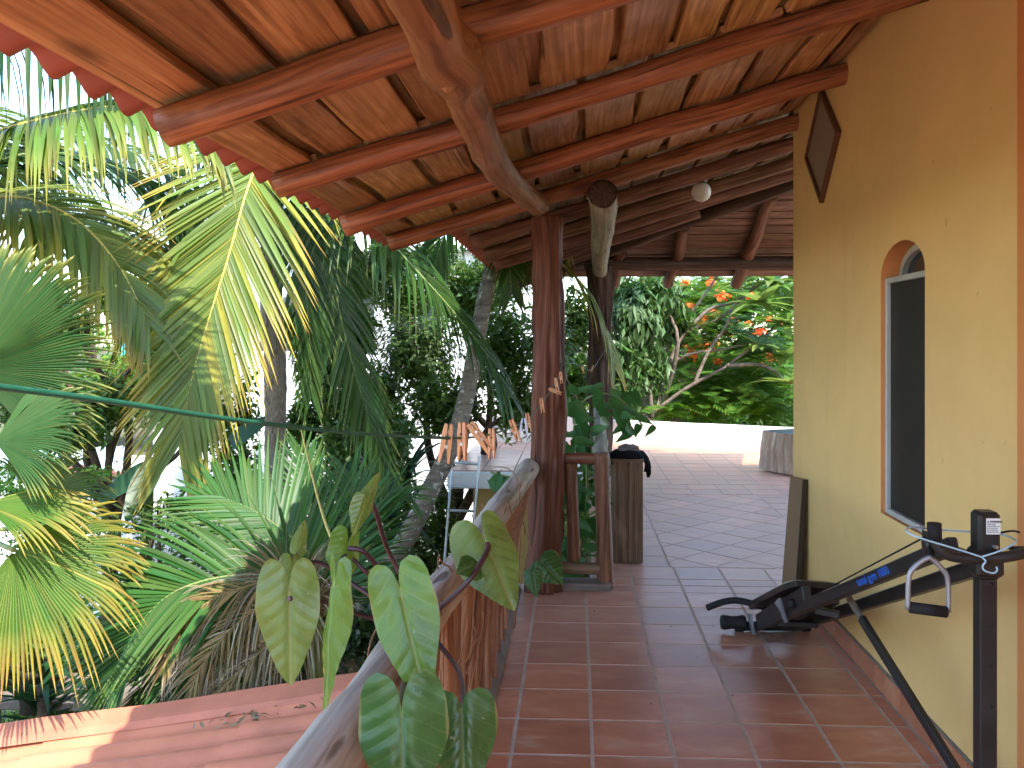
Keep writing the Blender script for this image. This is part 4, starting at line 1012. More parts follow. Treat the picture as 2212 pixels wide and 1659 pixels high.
def frond(parent, pts, N, L, n, mat, rmat, r0=.02, a0=62, a1=22, droop=.45, vee=.15, wd=.022, t0=.12, sides=(1, -1), seg=6, missing=.03, fold=.3, name='frond', lenp=(.62, 1.0, .45), jit=1.0):
    """pinnate frond: pts = rachis points (base to tip), N = upper-face normal (vector or function of t)"""
    q = smooth_path(pts, 8); m_ = len(q); cum = [0.0]
    for i in range(1, m_): cum.append(cum[-1]+np.linalg.norm(q[i]-q[i-1]))
    tot = cum[-1]; M = MB(); M.tube([Vector(p) for p in q], [r0*(1-.85*c/tot) for c in cum], 6, True)
    fr = M.build(name, rmat, parent); Lf = Leaflets()
    def at(t):
        c = t*tot; i = max(1, min(m_-1, int(np.searchsorted(cum, c)))); f = (c-cum[i-1])/(cum[i]-cum[i-1]+1e-9)
        return q[i-1]+(q[i]-q[i-1])*f, unit(q[i]-q[i-1])
    for sgn in sides:
        for k in range(n):
            if rnd.random() < missing: continue
            t = t0+(1-t0)*(k+rnd.uniform(-.25, .25)*jit)/n; t = min(max(t, t0), .995)
            p, T = at(t); nn = npv(N(t) if callable(N) else N); nn = unit(nn-T*np.dot(nn, T)); S = np.cross(T, nn)*sgn
            ang = math.radians(a0+(a1-a0)*t**1.3+rnd.uniform(-5, 5)*jit)
            ln = L*((lenp[0]+(lenp[1]-lenp[0])*min(1, t/.35)) if t < .5 else lenp[1]+(lenp[2]-lenp[1])*((t-.5)/.5)**1.5)*rnd.uniform(.88, 1.08)
            d = T*math.cos(ang)+S*math.sin(ang)+nn*(vee+rnd.uniform(-.06, .06)*jit)
            Lf.strip(p, d, unit(nn+np.array([rnd.uniform(-.25, .25), rnd.uniform(-.25, .25), 0])*jit), ln, wd*rnd.uniform(.85, 1.1), seg, droop*rnd.uniform(.75, 1.25), fold, rnd.uniform(-.35, .35)*jit)
    Lf.build('leaflets', mat, fr); return fr
def fan(parent, hub, axis, N, R, span, n, mat, droop=.25, join=.66, petiole=None, name='fan_leaf', pleat=.018, cup=.25, shrink=.25, tipdroop=.6):
    hub = npv(hub); axis = unit(npv(axis)); N = npv(N); N = unit(N-axis*np.dot(N, axis)); S = np.cross(axis, N)
    V, T, UVv = [], [], []; g = np.array([0, 0, -1.0]); span = math.radians(span); da = span/n
    def P(th, r, k): # leaf surface point
        rr = r*R; d = axis*math.cos(th)+S*math.sin(th); p = hub+d*rr
        p = p-N*(cup*R*(r**2)*(math.sin(th/1.6)**2)*.6)+g*(droop*R*r**2.2)
        return p+N*(k*pleat*R*min(r, .7))
    for i in range(n):
        th = -span/2+da*(i+.5); ln = 1-shrink*abs(th/(span/2))**1.6+rnd.uniform(-.08, .03); td = rnd.uniform(.3, 1.7)*tipdroop; jn = join*rnd.uniform(.86, 1.08); ln = ln*(rnd.uniform(.78, .92) if rnd.random() < .14 else 1); sw = rnd.uniform(-.35, .35)*da
        rs = [.03, .2, .4, jn*ln, jn*ln+(1-jn)*ln*.4, jn*ln+(1-jn)*ln*.72, ln]; ws = [.5, .5, .5, .5, .42, .27, 0]
        b = len(V)
        for r, w_ in zip(rs, ws):
            ov = max(0, r-jn*ln)/((1-jn)*ln); ww = da*w_*(1 if r <= jn*ln+1e-6 else jn*ln/r); ex = g*(td*R*max(0, r-jn*ln)**1.7)+S*(sw*ov*R)
            V += [P(th-ww, r, -1 if w_ else 0)+ex, P(th, r, 1 if w_ else 0)+ex, P(th+ww, r, -1 if w_ else 0)+ex]
            f = r/ln; UVv += [(f, 0), (f, .5), (f, 1)]
        for k in range(6):
            a = b+3*k; T += [(a, a+1, a+4), (a, a+4, a+3), (a+1, a+2, a+5), (a+1, a+5, a+4)]
    o = tri_obj(name, V, T, UVv, mat, parent)
    if petiole is not None:
        M = MB(); M.tube([Vector(p) for p in smooth_path([tuple(p) for p in petiole]+[tuple(hub)], 5)], .013, 8); M.build('petiole', m_rachis_g, o)
    return o
def trunk(parent, pts, rads, mat, n=14, k=8, wob=.08, seed=0, name='trunk', rings=0):
    q = smooth_path([tuple(p)+(r,) for p, r in zip(pts, rads)], k); M = MB()
    rr = [float(x[3])*(1+(.05 if (rings and i % 2) else 0)) for i, x in enumerate(q)]
    M.tube([Vector(x[:3]) for x in q], rr, n, True, wob, seed); return M.build(name, mat, parent)
def leaf_cloud(parent, C, size, mat, name='crown', seed=0, aspect=.42, up=.5, hang=0.0, fold=.18, sizevar=.35):
    """leaf-sized folded faces at points C (n,3): outward/upward facing with scatter"""
    R = np.random.default_rng(seed); C = np.asarray(C, float); n = len(C)
    nr = unit(R.normal(size=(n, 3))+np.array([0, 0, up*2])); d = R.normal(size=(n, 3)); d[:, 2] -= hang*2.5
    d = unit(d-nr*np.sum(d*nr, 1, keepdims=True)*(.9)); x = unit(np.cross(d, nr)); L = size*(1+R.uniform(-sizevar, sizevar, (n, 1))); w_ = L*aspect*.5
    b = C-d*L*.5; t = C+d*L*.5-np.array([0, 0, 1])*L*.15*R.uniform(0, 1, (n, 1)); md = C+d*L*.02
    V = np.stack([b, md-x*w_+nr*L*fold*.5, t, md+x*w_+nr*L*fold*.5, md], 1).reshape(-1, 3)
    i0 = np.arange(n)*5; T = np.stack([np.stack([i0, i0+1, i0+4], 1), np.stack([i0+1, i0+2, i0+4], 1), np.stack([i0+2, i0+3, i0+4], 1), np.stack([i0+3, i0, i0+4], 1)], 1).reshape(-1, 3)
    UVv = np.tile(np.array([[0, .5], [.5, 0], [1, .5], [.5, 1], [.5, .5]]), (n, 1))
    return tri_obj(name, V, T, UVv, mat, parent)
def clumps(cs, n, seed, shell=.6):
    """points spread through ellipsoid clumps cs = [(centre, (rx,ry,rz))], thicker near the outside"""
    R = np.random.default_rng(seed); out = []; vol = [c[1][0]*c[1][1]*c[1][2] for c in cs]; tot = sum(v**.75 for v in vol)
    for (c, r), v in zip(cs, vol):
        k = max(8, int(n*v**.75/tot)); d = unit(R.normal(size=(k, 3))); rad = R.uniform(0, 1, (k, 1))**shell
        nz = np.array([[noise.noise(Vector((q[0]*2.1+c[0], q[1]*2.1, q[2]*2.1+c[2])))] for q in d]); rad = rad*(1+.55*nz)
        out.append(npv(c)+d*rad*np.array(r))
    return np.concatenate(out)
def limb(parent, a, b, r0, r1, mat, sag=.1, seed=0, name='branch', n=8):
    a, b = Vector(a), Vector(b); R = random.Random(seed); m1 = a.lerp(b, .35)+Vector((R.uniform(-1, 1), R.uniform(-1, 1), R.uniform(-.5, 1)))*sag*(b-a).length; m2 = a.lerp(b, .7)+Vector((R.uniform(-1, 1), R.uniform(-1, 1), R.uniform(-.5, 1)))*sag*(b-a).length
    return trunk(parent, [a, m1, m2, b], [r0, r0*.8+r1*.2, r0*.4+r1*.6, r1], mat, n, 5, .12, seed, name)
TC = Vector((0, -1, 0))                                         # towards the camera
def V3(*a): return Vector(a)
def pp(L): return [tuple(PY(*q)) for q in L]

# ---- coconut palm behind the eave: the big sunlit frond and dark hanging fronds
palm1 = empty('coconut_palm', (PY(598, 1030, 9.6).x, 9.6, GZ), 'tall coconut palm with ringed trunk and a big sunlit frond drooping in front', 'palm')
tb = PY(598, 1030, 9.6); tt = PY(585, 500, 9.4); crn = PY(612, 300, 9.2)
trunk(palm1, [(tb.x+.05, 9.7, GZ), tuple(tb), tuple(PY(594, 800, 9.5)), tuple(tt), tuple(crn)], [.17, .125, .118, .112, .12], m_trunk, 14, 16, .1, 3, rings=1)
frond(palm1, [tuple(crn)]+pp([(655, 170, 8.4), (600, 275, 7.6), (543, 385, 7.0), (492, 560, 6.7), (448, 700, 6.55), (412, 830, 6.5), (388, 960, 6.5)]), lambda t: Vector((.08, -1, .22)), 1.34, 125, m_coco_old, m_rachis, .024, 58, 20, .10, .04, .0225, .16, lenp=(.9, 1.0, .52), missing=.02, jit=.5)
frond(palm1, [tuple(crn), (crn.x+.5, 9.0, crn.z+.3)]+pp([(690, 440, 8.8), (712, 560, 8.7), (745, 720, 8.6), (790, 880, 8.6), (835, 1010, 8.6)]), lambda t: Vector((-.5, -1, .1)), 1.0, 85, m_coco_green, m_rachis_g, .022, 58, 18, .55, .05, .020, .2)
frond(palm1, [tuple(crn), (crn.x+.6, 8.8, crn.z+.5)]+pp([(740, 430, 8.3), (820, 500, 8.1), (905, 590, 8.0), (985, 680, 8.0), (1045, 760, 8.0), (1100, 860, 8.0)]), lambda t: Vector((.3, -.3, .9)), 1.0, 85, m_coco_green, m_rachis_g, .024, 70, 25, 1.3, .0, .020, .15)
frond(palm1, [tuple(crn), (crn.x-.7, 9.6, crn.z+.3)]+pp([(500, 420, 10), (400, 500, 10.2), (310, 620, 10.3), (250, 760, 10.3)]), lambda t: Vector((-.4, -.3, .9)), 1.2, 75, m_coco_green, m_rachis_g, .022, 65, 25, .9, .0, .022, .12)
frond(palm1, [tuple(crn), (crn.x-.5, 10.3, crn.z+.6)]+pp([(520, 300, 10.8), (420, 350, 11.2), (300, 460, 11.5), (200, 600, 11.6)]), lambda t: Vector((-.2, -.4, .9)), 1.25, 70, m_coco_green, m_rachis_g, .022, 65, 25, 1.0, .0, .022, .12)
frond(palm1, [tuple(crn), (crn.x+.2, 10.0, crn.z+.6)]+pp([(690, 430, 10.6), (720, 600, 10.9), (735, 760, 11.0)]), lambda t: Vector((.1, -1, .3)), 1.0, 60, m_coco_green, m_rachis_g, .022, 60, 20, .6, .0, .022, .15)
frond(palm1, [tuple(crn), (crn.x+.1, 8.6, crn.z+.5)]+pp([(640, 380, 8.2), (655, 560, 8.0), (668, 720, 8.0), (672, 860, 8.0)]), lambda t: Vector((.5, -1, .1)), .85, 60, m_coco_green, m_rachis_g, .02, 45, 15, .6, .0, .019, .2)
for k in range(9):  # unseen upper fronds, added above the roof line to shade the hanging ones
    a = -2.2+k*.55; L_ = U(2.8, 3.6); frond(palm1, [tuple(crn), tuple(crn+V3(math.cos(a)*.7, math.sin(a)*.7, .9)), tuple(crn+V3(math.cos(a)*L_*.6, math.sin(a)*L_*.6, 1.3)), tuple(crn+V3(math.cos(a)*L_, math.sin(a)*L_, .75))], V3(0, 0, 1), 1.1, 55, m_coco, m_rachis, .022, 62, 25, .7, .0, .028, .10, seg=4)
# ---- second coconut palm at the left edge: arching sunlit fronds
palm2 = empty('coconut_palm', (-4.9, 6.2, GZ), 'coconut palm at the left edge with a yellow-ribbed frond arching under the eave', 'palm')
c2 = V3(-4.9, 6.2, 3.0)
trunk(palm2, [(-5.0, 6.2, GZ), (-4.95, 6.2, 0), tuple(c2)], [.16, .12, .12], m_trunk, 14, 16, .1, 5, rings=1)
frond(palm2, [tuple(c2)]+pp([(-120, 330, 6.0), (0, 284, 5.8), (120, 252, 5.6), (230, 232, 5.45), (330, 236, 5.3), (420, 262, 5.2), (470, 300, 5.15)]), lambda t: Vector((.05, -.55, .85)), 1.05, 95, m_coco, m_rachis, .026, 60, 22, .95, .0, .025, .05, lenp=(.9, 1.0, .5))
frond(palm2, [tuple(c2)]+pp([(-260, 150, 5.6), (-120, 40, 5.5), (20, 5, 5.5), (160, 30, 5.5), (290, 110, 5.5)]), lambda t: Vector((0, -.3, 1)), 1.25, 40, m_coco_green, m_rachis_g, .026, 75, 45, 6.0, .0, .024, .05, jit=.6, lenp=(.9, 1, .7))
frond(palm2, [tuple(c2)]+pp([(0, 330, 9.5), (150, 300, 9.6), (290, 330, 9.6), (400, 400, 9.6), (460, 500, 9.6)]), lambda t: Vector((.1, -.4, .9)), 1.3, 90, m_coco_green, m_rachis_g, .024, 70, 30, 2.0, .0, .024, .06)
frond(palm2, [tuple(c2)]+pp([(20, 480, 9), (160, 470, 9), (290, 510, 9), (400, 600, 9)]), lambda t: Vector((.1, -.4, .9)), 1.1, 80, m_coco_green, m_rachis_g, .024, 70, 30, 1.8, .0, .022, .06)
frond(palm2, [tuple(c2)]+pp([(-60, 420, 6.4), (60, 430, 6.4), (170, 480, 6.4), (260, 580, 6.4), (320, 700, 6.4)]), lambda t: Vector((.1, -.5, .85)), 1.0, 75, m_coco_old, m_rachis, .024, 60, 22, .9, .0, .024, .06)
frond(palm2, [tuple(c2)]+pp([(-60, 360, 7.2), (80, 330, 7.6), (220, 350, 8), (340, 420, 8.2), (420, 540, 8.3)]), lambda t: Vector((.1, -.4, .9)), 1.1, 75, m_coco_green, m_rachis_g, .024, 62, 25, 1.1, .0, .024, .06)
for k in range(4):
    a = 1.9+k*.9; frond(palm2, [tuple(c2), tuple(c2+V3(math.cos(a)*.8, math.sin(a)*.8, .6)), tuple(c2+V3(math.cos(a)*2, math.sin(a)*2, .5)), tuple(c2+V3(math.cos(a)*2.8, math.sin(a)*2.8, -.4))], V3(0, 0, 1), 1.0, 45, m_coco, m_rachis, .022, 60, 25, 1.0, .0, .022, .12, seg=5)
# ---- third coconut palm: leaning trunk
palm3 = empty('coconut_palm', (PY(800, 1400, 8.6).x, 8.6, GZ), 'coconut palm with a leaning lichen-spotted trunk beside the ladder', 'palm')
tp3 = [tuple(PY(780, 1330, 8.2))]+pp([(860, 1195, 8.4), (930, 1060, 8.7), (985, 940, 9.0), (1012, 830, 9.2), (1033, 720, 9.4), (1060, 580, 9.7), (1090, 420, 10.0)])
p0 = Vector(tp3[0]); tp3 = [(p0.x-.5, 8.1, GZ)]+tp3
trunk(palm3, tp3, [.16, .115, .105, .098, .093, .09, .088, .086, .10], m_lichen, 16, 8, .1, 9)
c3_ = PY(1090, 420, 10.0)
frond(palm3, [tuple(c3_), tuple(c3_+V3(-.4, -.5, .3))]+pp([(1000, 440, 9.2), (955, 520, 9.0), (930, 620, 9.0)]), lambda t: V3(-.3, -.6, .7), .75, 50, m_coco_green, m_rachis_g, .02, 60, 25, 1.2, 0, .018, .12)
frond(palm3, [tuple(c3_), tuple(c3_+V3(.3, -.2, .4))]+pp([(1180, 520, 9.6), (1235, 590, 9.7), (1275, 640, 9.8), (1310, 720, 9.9), (1330, 800, 9.9)]), lambda t: V3(.3, -.3, .9), .85, 60, m_coco_old, m_rachis, .02, 65, 25, 1.6, 0, .019, .12)
frond(palm3, [tuple(c3_), tuple(c3_+V3(.1, -.7, .4))]+pp([(1090, 480, 9.0), (1100, 560, 8.8), (1105, 640, 8.8)]), lambda t: V3(.2, -1, .3), .7, 46, m_coco_green, m_rachis_g, .02, 60, 25, 1.0, 0, .018, .12)
for k in range(10):  # unseen fronds spread over the roof, put in to shade the garden behind
    a = -2.9+k*.42; L_ = U(3.0, 3.9); frond(palm3, [tuple(c3_), tuple(c3_+V3(math.cos(a)*.7, math.sin(a)*.7, .95)), tuple(c3_+V3(math.cos(a)*L_*.6, math.sin(a)*L_*.6, 1.35)), tuple(c3_+V3(math.cos(a)*L_, math.sin(a)*L_, .9))], V3(0, 0, 1), 1.1, 55, m_coco, m_rachis, .022, 62, 25, .7, .0, .028, .10, seg=4)
# ---- fan palm at the left edge
fp = empty('fan_palm', (-4.0, 5.0, GZ), 'fan palm at the left edge with pleated green and yellowing leaves', 'palm')
trunk(fp, [(-4.0, 5.0, GZ), (-3.95, 5.0, -1.2), (-3.9, 5.0, .35)], [.13, .12, .11], m_trunk, 12, 12, .12, 11, rings=1)
fc = V3(-3.9, 5.0, .3)
def fanpx(hub, tip, Y, R, span, n, mat, N, **k):
    h = PY(*hub, Y); a = PY(*tip, Y)-h; return fan(fp, h, a, N, R, span, n, mat, petiole=[fc, fc.lerp(h, .5)+V3(0, 0, .1)], **k)
fanpx((-60, 800), (190, 640), 4.6, .92, 150, 84, m_fan, V3(.25, -1, .35), droop=.05, cup=.35, join=.74, tipdroop=.5)
fanpx((-10, 955), (220, 850), 4.4, .62, 120, 56, m_fan, V3(.1, -.8, .65), droop=.15, cup=.3, tipdroop=.5)
fanpx((70, 1075), (240, 960), 4.9, .55, 150, 44, m_fan, V3(.1, .8, .5), droop=.2, cup=.3)
fanpx((-40, 1090), (200, 1080), 4.3, .62, 70, 26, m_fan_old, V3(.05, -.5, .9), droop=.2, cup=.1)
fanpx((30, 1188), (190, 1280), 4.3, .68, 172, 74, m_fan_old, V3(.2, -.7, .7), droop=.14, cup=.4, tipdroop=1.1, join=.72, shrink=.15)
fanpx((130, 1155), (330, 1190), 5.2, .62, 110, 40, m_fan, V3(.1, .3, 1), droop=.12, cup=.2)
fanpx((-50, 1240), (30, 1390), 4.3, .45, 120, 34, m_fan_old, V3(.1, -.9, .4), droop=.1, cup=.3, tipdroop=.9)
# ---- feather palm below the handrail, with dead fronds
ap = empty('feather_palm', (PY(690, 1260, 5.6).x, 5.6, GZ), 'clump of feathery green palm fronds with dry brown ones over the lower roof', 'palm')
ab = PY(700, 1330, 5.6)
for k in range(4): trunk(ap, [(ab.x+U(-.2, .2), 5.6+U(-.1, .2), GZ), (ab.x+U(-.1, .1), 5.6, -1.4), tuple(ab+V3(U(-.12, .12), U(-.05, .2), U(-.2, 0)))], [.05, .045, .03], m_rachis_g, 8, 5, .1, k, 'stem')
frond(ap, [tuple(ab)]+pp([(640, 1240, 5.5), (540, 1240, 5.35), (440, 1255, 5.2), (360, 1290, 5.1), (295, 1360, 5.0), (250, 1450, 5.0), (238, 1500, 5.0)]), lambda t: V3(-.15, -.65, .75), .86, 58, m_areca, m_rachis_g, .015, 66, 18, .35, .12, .019, .06, jit=.5)
frond(ap, [tuple(ab)]+pp([(700, 1240, 5.8), (640, 1170, 5.9), (560, 1110, 6.0), (480, 1075, 6.1), (440, 1075, 6.1)]), lambda t: V3(.1, -.6, .8), .78, 46, m_areca, m_rachis_g, .014, 75, 25, .12, .2, .019, .08, jit=.5)
frond(ap, [tuple(ab)]+pp([(760, 1200, 6.3), (770, 1110, 6.5), (755, 1020, 6.6)]), lambda t: V3(.2, -1, .2), .6, 45, m_areca, m_rachis_g, .013, 55, 25, .35, .1, .014, .1)
frond(ap, [tuple(ab)]+pp([(800, 1180, 6.6), (815, 1100, 6.7), (850, 1060, 6.8), (895, 1080, 6.8)]), lambda t: V3(.2, -.8, .6), .55, 50, m_areca, m_rachis_g, .012, 60, 25, .6, .1, .010, .1)
frond(ap, [tuple(ab)]+pp([(690, 1160, 6.4), (665, 1060, 6.6), (650, 970, 6.7)]), lambda t: V3(.2, -1, .2), .55, 40, m_areca, m_rachis_g, .012, 45, 20, .3, .1, .014, .2)
frond(ap, [tuple(ab)]+pp([(600, 1280, 5.6), (520, 1310, 5.5), (440, 1360, 5.4), (380, 1440, 5.2), (350, 1530, 5.0)]), lambda t: V3(-.1, -.7, .6), .55, 50, m_areca, m_rachis_g, .012, 60, 25, .7, .1, .014, .1)
def dead(pts, L, n, **k): return frond(ap, [tuple(ab)]+pp(pts), V3(-.2, -.7, .6), L, n, m_dead, m_deadstem, .010, 55, 20, 2.0, -.05, .0058, .06, missing=.12, name='dead_frond', jit=2.4, **k)
dead([(640, 1270, 5.2), (560, 1310, 5.0), (480, 1380, 4.8), (420, 1470, 4.6), (385, 1560, 4.45)], .50, 85)
dead([(660, 1300, 5.1), (600, 1370, 4.9), (530, 1440, 4.7), (470, 1500, 4.5), (430, 1545, 4.4)], .48, 80)
dead([(620, 1250, 5.3), (540, 1265, 5.1), (450, 1300, 5.0), (385, 1370, 4.9), (350, 1450, 4.8)], .46, 80)
dead([(680, 1320, 5.2), (640, 1400, 5.0), (590, 1470, 4.8), (560, 1510, 4.7)], .42, 60)
dead([(640, 1290, 5.4), (560, 1350, 5.3), (490, 1430, 5.2), (440, 1510, 5.1)], .46, 70)
dead([(610, 1235, 5.4), (520, 1250, 5.3), (430, 1290, 5.2), (370, 1350, 5.1), (340, 1430, 5.1)], .42, 70)

# ---- trees
def tree(name, label, base, r0, tips, mat, lmat, cl, n, size, seed, cat='tree', group=None, crown=None, **k):
    t = empty(name, base, label, cat, group); base = Vector(base); R = random.Random(seed)
    fork = base+V3(R.uniform(-.3, .3), R.uniform(-.3, .3), (Vector(tips[0]).z-base.z)*.45)
    trunk(t, [base, base.lerp(fork, .5)+V3(R.uniform(-.1, .1), 0, 0), fork], [r0, r0*.85, r0*.7], mat, 10, 5, .12, seed)
    for i, q in enumerate(tips): limb(t, fork, q, r0*.5, r0*.12, mat, .12, seed+i)
    leaf_cloud(t, clumps(cl, n, seed), size, lmat, 'crown', seed, **k); return t
def cl(px, py, Y, rx, rz, ry=None): return (PY(px, py, Y), (rx*Y/F, ry if ry else rx*Y/F*.8, rz*Y/F))
C1 = [cl(900, 760, 12.3, 95, 90), cl(1010, 640, 12.6, 90, 85), cl(1090, 760, 12, 80, 110), cl(960, 880, 12, 90, 70), cl(1080, 600, 12.8, 70, 60), cl(870, 640, 13, 70, 70), cl(1120, 880, 11.8, 60, 70), cl(820, 840, 12.6, 60, 60), cl(940, 560, 13.2, 60, 45), cl(1060, 530, 13, 50, 40)]
tree('leafy_tree', 'dense small-leaved tree behind the leaning palm trunk', (PY(1010, 1000, 12.5).x, 12.6, GZ), .14, [c[0] for c in C1[:7]], m_barkdark, m_hedge, C1, 24000, .105, 21)
C2 = [cl(1190, 760, 11.5, 60, 90), cl(1250, 700, 12.2, 50, 80), cl(1245, 830, 12, 45, 60)]
tree('leafy_tree', 'narrow leafy tree seen between the two posts', (PY(1215, 1000, 12).x, 12, GZ), .09, [c[0] for c in C2], m_barkdark, m_hedge, C2, 3600, .12, 22)
C4 = [cl(690, 620, 11.6, 60, 60), cl(750, 720, 11.4, 70, 80), cl(690, 800, 11.8, 60, 60), cl(790, 600, 12, 60, 55), cl(650, 700, 12, 50, 60), cl(770, 880, 11.2, 80, 70), cl(660, 920, 11.6, 50, 60), cl(840, 560, 12.2, 50, 45), cl(720, 540, 12.4, 50, 35), cl(840, 940, 11.2, 60, 60)]
tree('leafy_tree', 'shaded small-leaved tree behind the dark hanging fronds', (PY(740, 1000, 11.8).x, 11.9, GZ), .13, [c[0] for c in C4[:7]], m_barkdark, m_hedge, C4, 19000, .11, 25)
C5 = [cl(120, 700, 11, 90, 70), cl(250, 640, 11.4, 70, 60), cl(360, 780, 11.6, 70, 80), cl(60, 860, 10.6, 90, 70), cl(230, 870, 11, 80, 60), cl(430, 900, 11.8, 60, 80), cl(320, 560, 12, 60, 40), cl(470, 720, 12, 45, 70), cl(150, 940, 10.4, 90, 40)]
tree('leafy_tree', 'small-leaved tree behind the fan palm at the left', (PY(230, 1000, 11.2).x, 11.3, GZ), .12, [c[0] for c in C5[:7]], m_barkdark, m_hedge, C5, 12000, .115, 26)
C3 = [cl(1370, 690, 14.2, 60, 75), cl(1420, 640, 14.5, 60, 50), cl(1350, 790, 14, 50, 70), cl(1400, 800, 14.4, 45, 55), cl(1345, 640, 14.3, 45, 40), cl(1455, 700, 14.8, 45, 50), cl(1340, 860, 14, 40, 45)]
tree('drooping_tree', 'dark green tree with drooping leaf tassels right of the far post', (PY(1360, 950, 14.5).x, 14.6, GZ), .12, [c[0] for c in C3[:5]], m_bark, m_mango, C3, 5200, .21, 23, aspect=.30, hang=.9, up=.2)
C6 = [cl(1420, 640, 21, 90, 50), cl(1540, 660, 21.5, 100, 55), cl(1660, 640, 21, 90, 60), cl(1480, 760, 20.5, 90, 60), cl(1600, 780, 20.5, 100, 60), cl(1700, 760, 21, 70, 70), cl(1400, 800, 20.5, 70, 60), cl(1720, 860, 20, 60, 40)]
tree('leafy_tree', 'bright yellow-green tree filling the view behind the flame tree', (PY(1560, 900, 21).x, 21, GZ), .2, [c[0] for c in C6[:6]], m_bark, m_bush, C6, 6500, .24, 27)
# flame tree: feathery leaves and orange-red flower clusters
ft = empty('flame_tree', (PY(1500, 1000, 17).x, 17.5, GZ), 'flame tree with feathery leaves and orange-red flower clusters beyond the parapet', 'tree')
fb = PY(1420, 925, 17)
trunk(ft, [(fb.x-.9, 17.2, GZ), (fb.x-.1, 17, -1.4), tuple(fb), tuple(PY(1475, 880, 17.2)), tuple(PY(1540, 850, 17.5))], [.30, .26, .23, .20, .14], m_barkdark, 12, 6, .15, 31)
for i, (a, b) in enumerate((((1475, 880, 17.2), (1600, 760, 17)), ((1475, 880, 17.2), (1480, 700, 18)), ((1540, 850, 17.5), (1690, 720, 17)), ((1480, 820, 17.6), (1400, 700, 17.5)), ((1540, 850, 17.5), (1680, 850, 16.5)))): limb(ft, PY(*a), PY(*b), .10, .025, m_bark, .1, i+5)
def feather(Lf, p, d, nrm, L, n=9):
    d = unit(npv(d)); nrm = npv(nrm); S = unit(np.cross(d, nrm)); q = npv(p)
    for k in range(n):
        f = (k+.5)/n; c = q+d*L*f-np.array([0, 0, 1])*(L*.25*f*f)
        for s_ in (1, -1): Lf.strip(c, S*s_+d*.35, nrm, L*.36*(1-.55*abs(f-.45)), L*.045, 2, .6, .1)
Lf = Leaflets(); R = random.Random(33)
FC = [cl(1480, 650, 17.5, 110, 60), cl(1600, 680, 17, 90, 70), cl(1500, 780, 16.5, 100, 55), cl(1620, 800, 16, 80, 60), cl(1540, 870, 15.6, 120, 45), cl(1660, 880, 15.2, 70, 45), cl(1440, 860, 16.2, 70, 45), cl(1690, 740, 17, 60, 80), cl(1420, 720, 18, 60, 70), cl(1560, 610, 18.5, 120, 40), cl(1700, 650, 18, 60, 60), cl(1640, 820, 15.3, 90, 40)]
FC += [cl(1440, 640, 15, 50, 35), cl(1520, 820, 15, 90, 40), cl(1600, 860, 14.6, 100, 38), cl(1690, 860, 14.6, 60, 40), cl(1480, 720, 15.2, 45, 40), cl(1450, 880, 14.6, 60, 25)]
FC += [cl(1560, 700, 14.9, 90, 50), cl(1640, 760, 14.8, 70, 50)]
for p in clumps(FC, 2700, 34, .5):
    a = R.uniform(0, 6.28); feather(Lf, p, (math.cos(a), math.sin(a), R.uniform(-.3, .3)), unit(np.array([R.uniform(-.4, .4), R.uniform(-.6, .2), 1.0])), R.uniform(.26, .46))
Lf.build('crown', m_poin, ft)
for i, (px_, py_, s_) in enumerate(((1445, 610, 15), (1520, 690, 18), (1500, 760, 22), (1530, 745, 22), (1510, 800, 16), (1560, 640, 14), (1640, 715, 12), (1660, 770, 14), (1600, 790, 12), (1585, 690, 14), (1620, 640, 10), (1480, 610, 12), (1430, 690, 10), (1460, 690, 9), (1545, 675, 16), (1650, 790, 10), (1390, 605, 9), (1500, 888, 7), (1690, 700, 9), (1535, 610, 12), (1350, 655, 6), (1475, 745, 9), (1570, 720, 10), (1615, 700, 8), (1665, 690, 8), (1405, 640, 7), (1550, 780, 9), (1490, 660, 9))):
    c = PY(px_, py_, 15.7+R.uniform(-.6, .6)); rr = s_*15.7/F
    leaf_cloud(ft, clumps([(c, (rr*1.3, rr, rr*.9))], 34, 300+i, .9), .08, m_flower, 'flower_cluster', 300+i, aspect=.75, up=.3)['kind'] = 'stuff'
# long-leaved tree in front of it with bare grey branches
pt = empty('long_leaved_tree', (PY(1330, 960, 14.2).x, 14.4, GZ), 'tree with bare grey branches and rosettes of long light green leaves near the wall edge', 'tree')
root_ = PY(1345, 960, 14.4)
trunk(pt, [(root_.x, 14.4, GZ), (root_.x, 14.4, -1), tuple(root_), tuple(PY(1400, 900, 14.4))], [.14, .12, .09, .075], m_bark, 10, 5, .12, 41)
BR = [[(1400, 900, 14.4), (1480, 840, 14.3), (1570, 790, 14.2), (1640, 735, 14.2), (1690, 690, 14.2)], [(1420, 885, 14.4), (1440, 800, 14.6), (1490, 765, 14.5), (1560, 755, 14.4), (1640, 740, 14.2), (1700, 770, 14.1)], [(1440, 800, 14.6), (1480, 720, 14.6), (1550, 690, 14.5), (1610, 640, 14.4), (1640, 600, 14.3)], [(1480, 720, 14.6), (1530, 670, 14.6), (1590, 650, 14.5), (1660, 600, 14.4)], [(1500, 830, 14.3), (1530, 760, 14.3), (1570, 700, 14.3), (1590, 640, 14.3)], [(1400, 900, 14.4), (1385, 800, 14.8), (1400, 700, 15), (1430, 620, 15)], [(1570, 790, 14.2), (1650, 790, 14.1), (1710, 830, 14.0)], [(1390, 860, 14.6), (1450, 740, 15), (1520, 640, 15.2), (1560, 580, 15.2)]]
for i, b in enumerate(BR): trunk(pt, pp(b), [.034-.004*min(k, 4)*1.4 for k in range(len(b))], m_bark, 8, 5, .15, 50+i, 'branch')
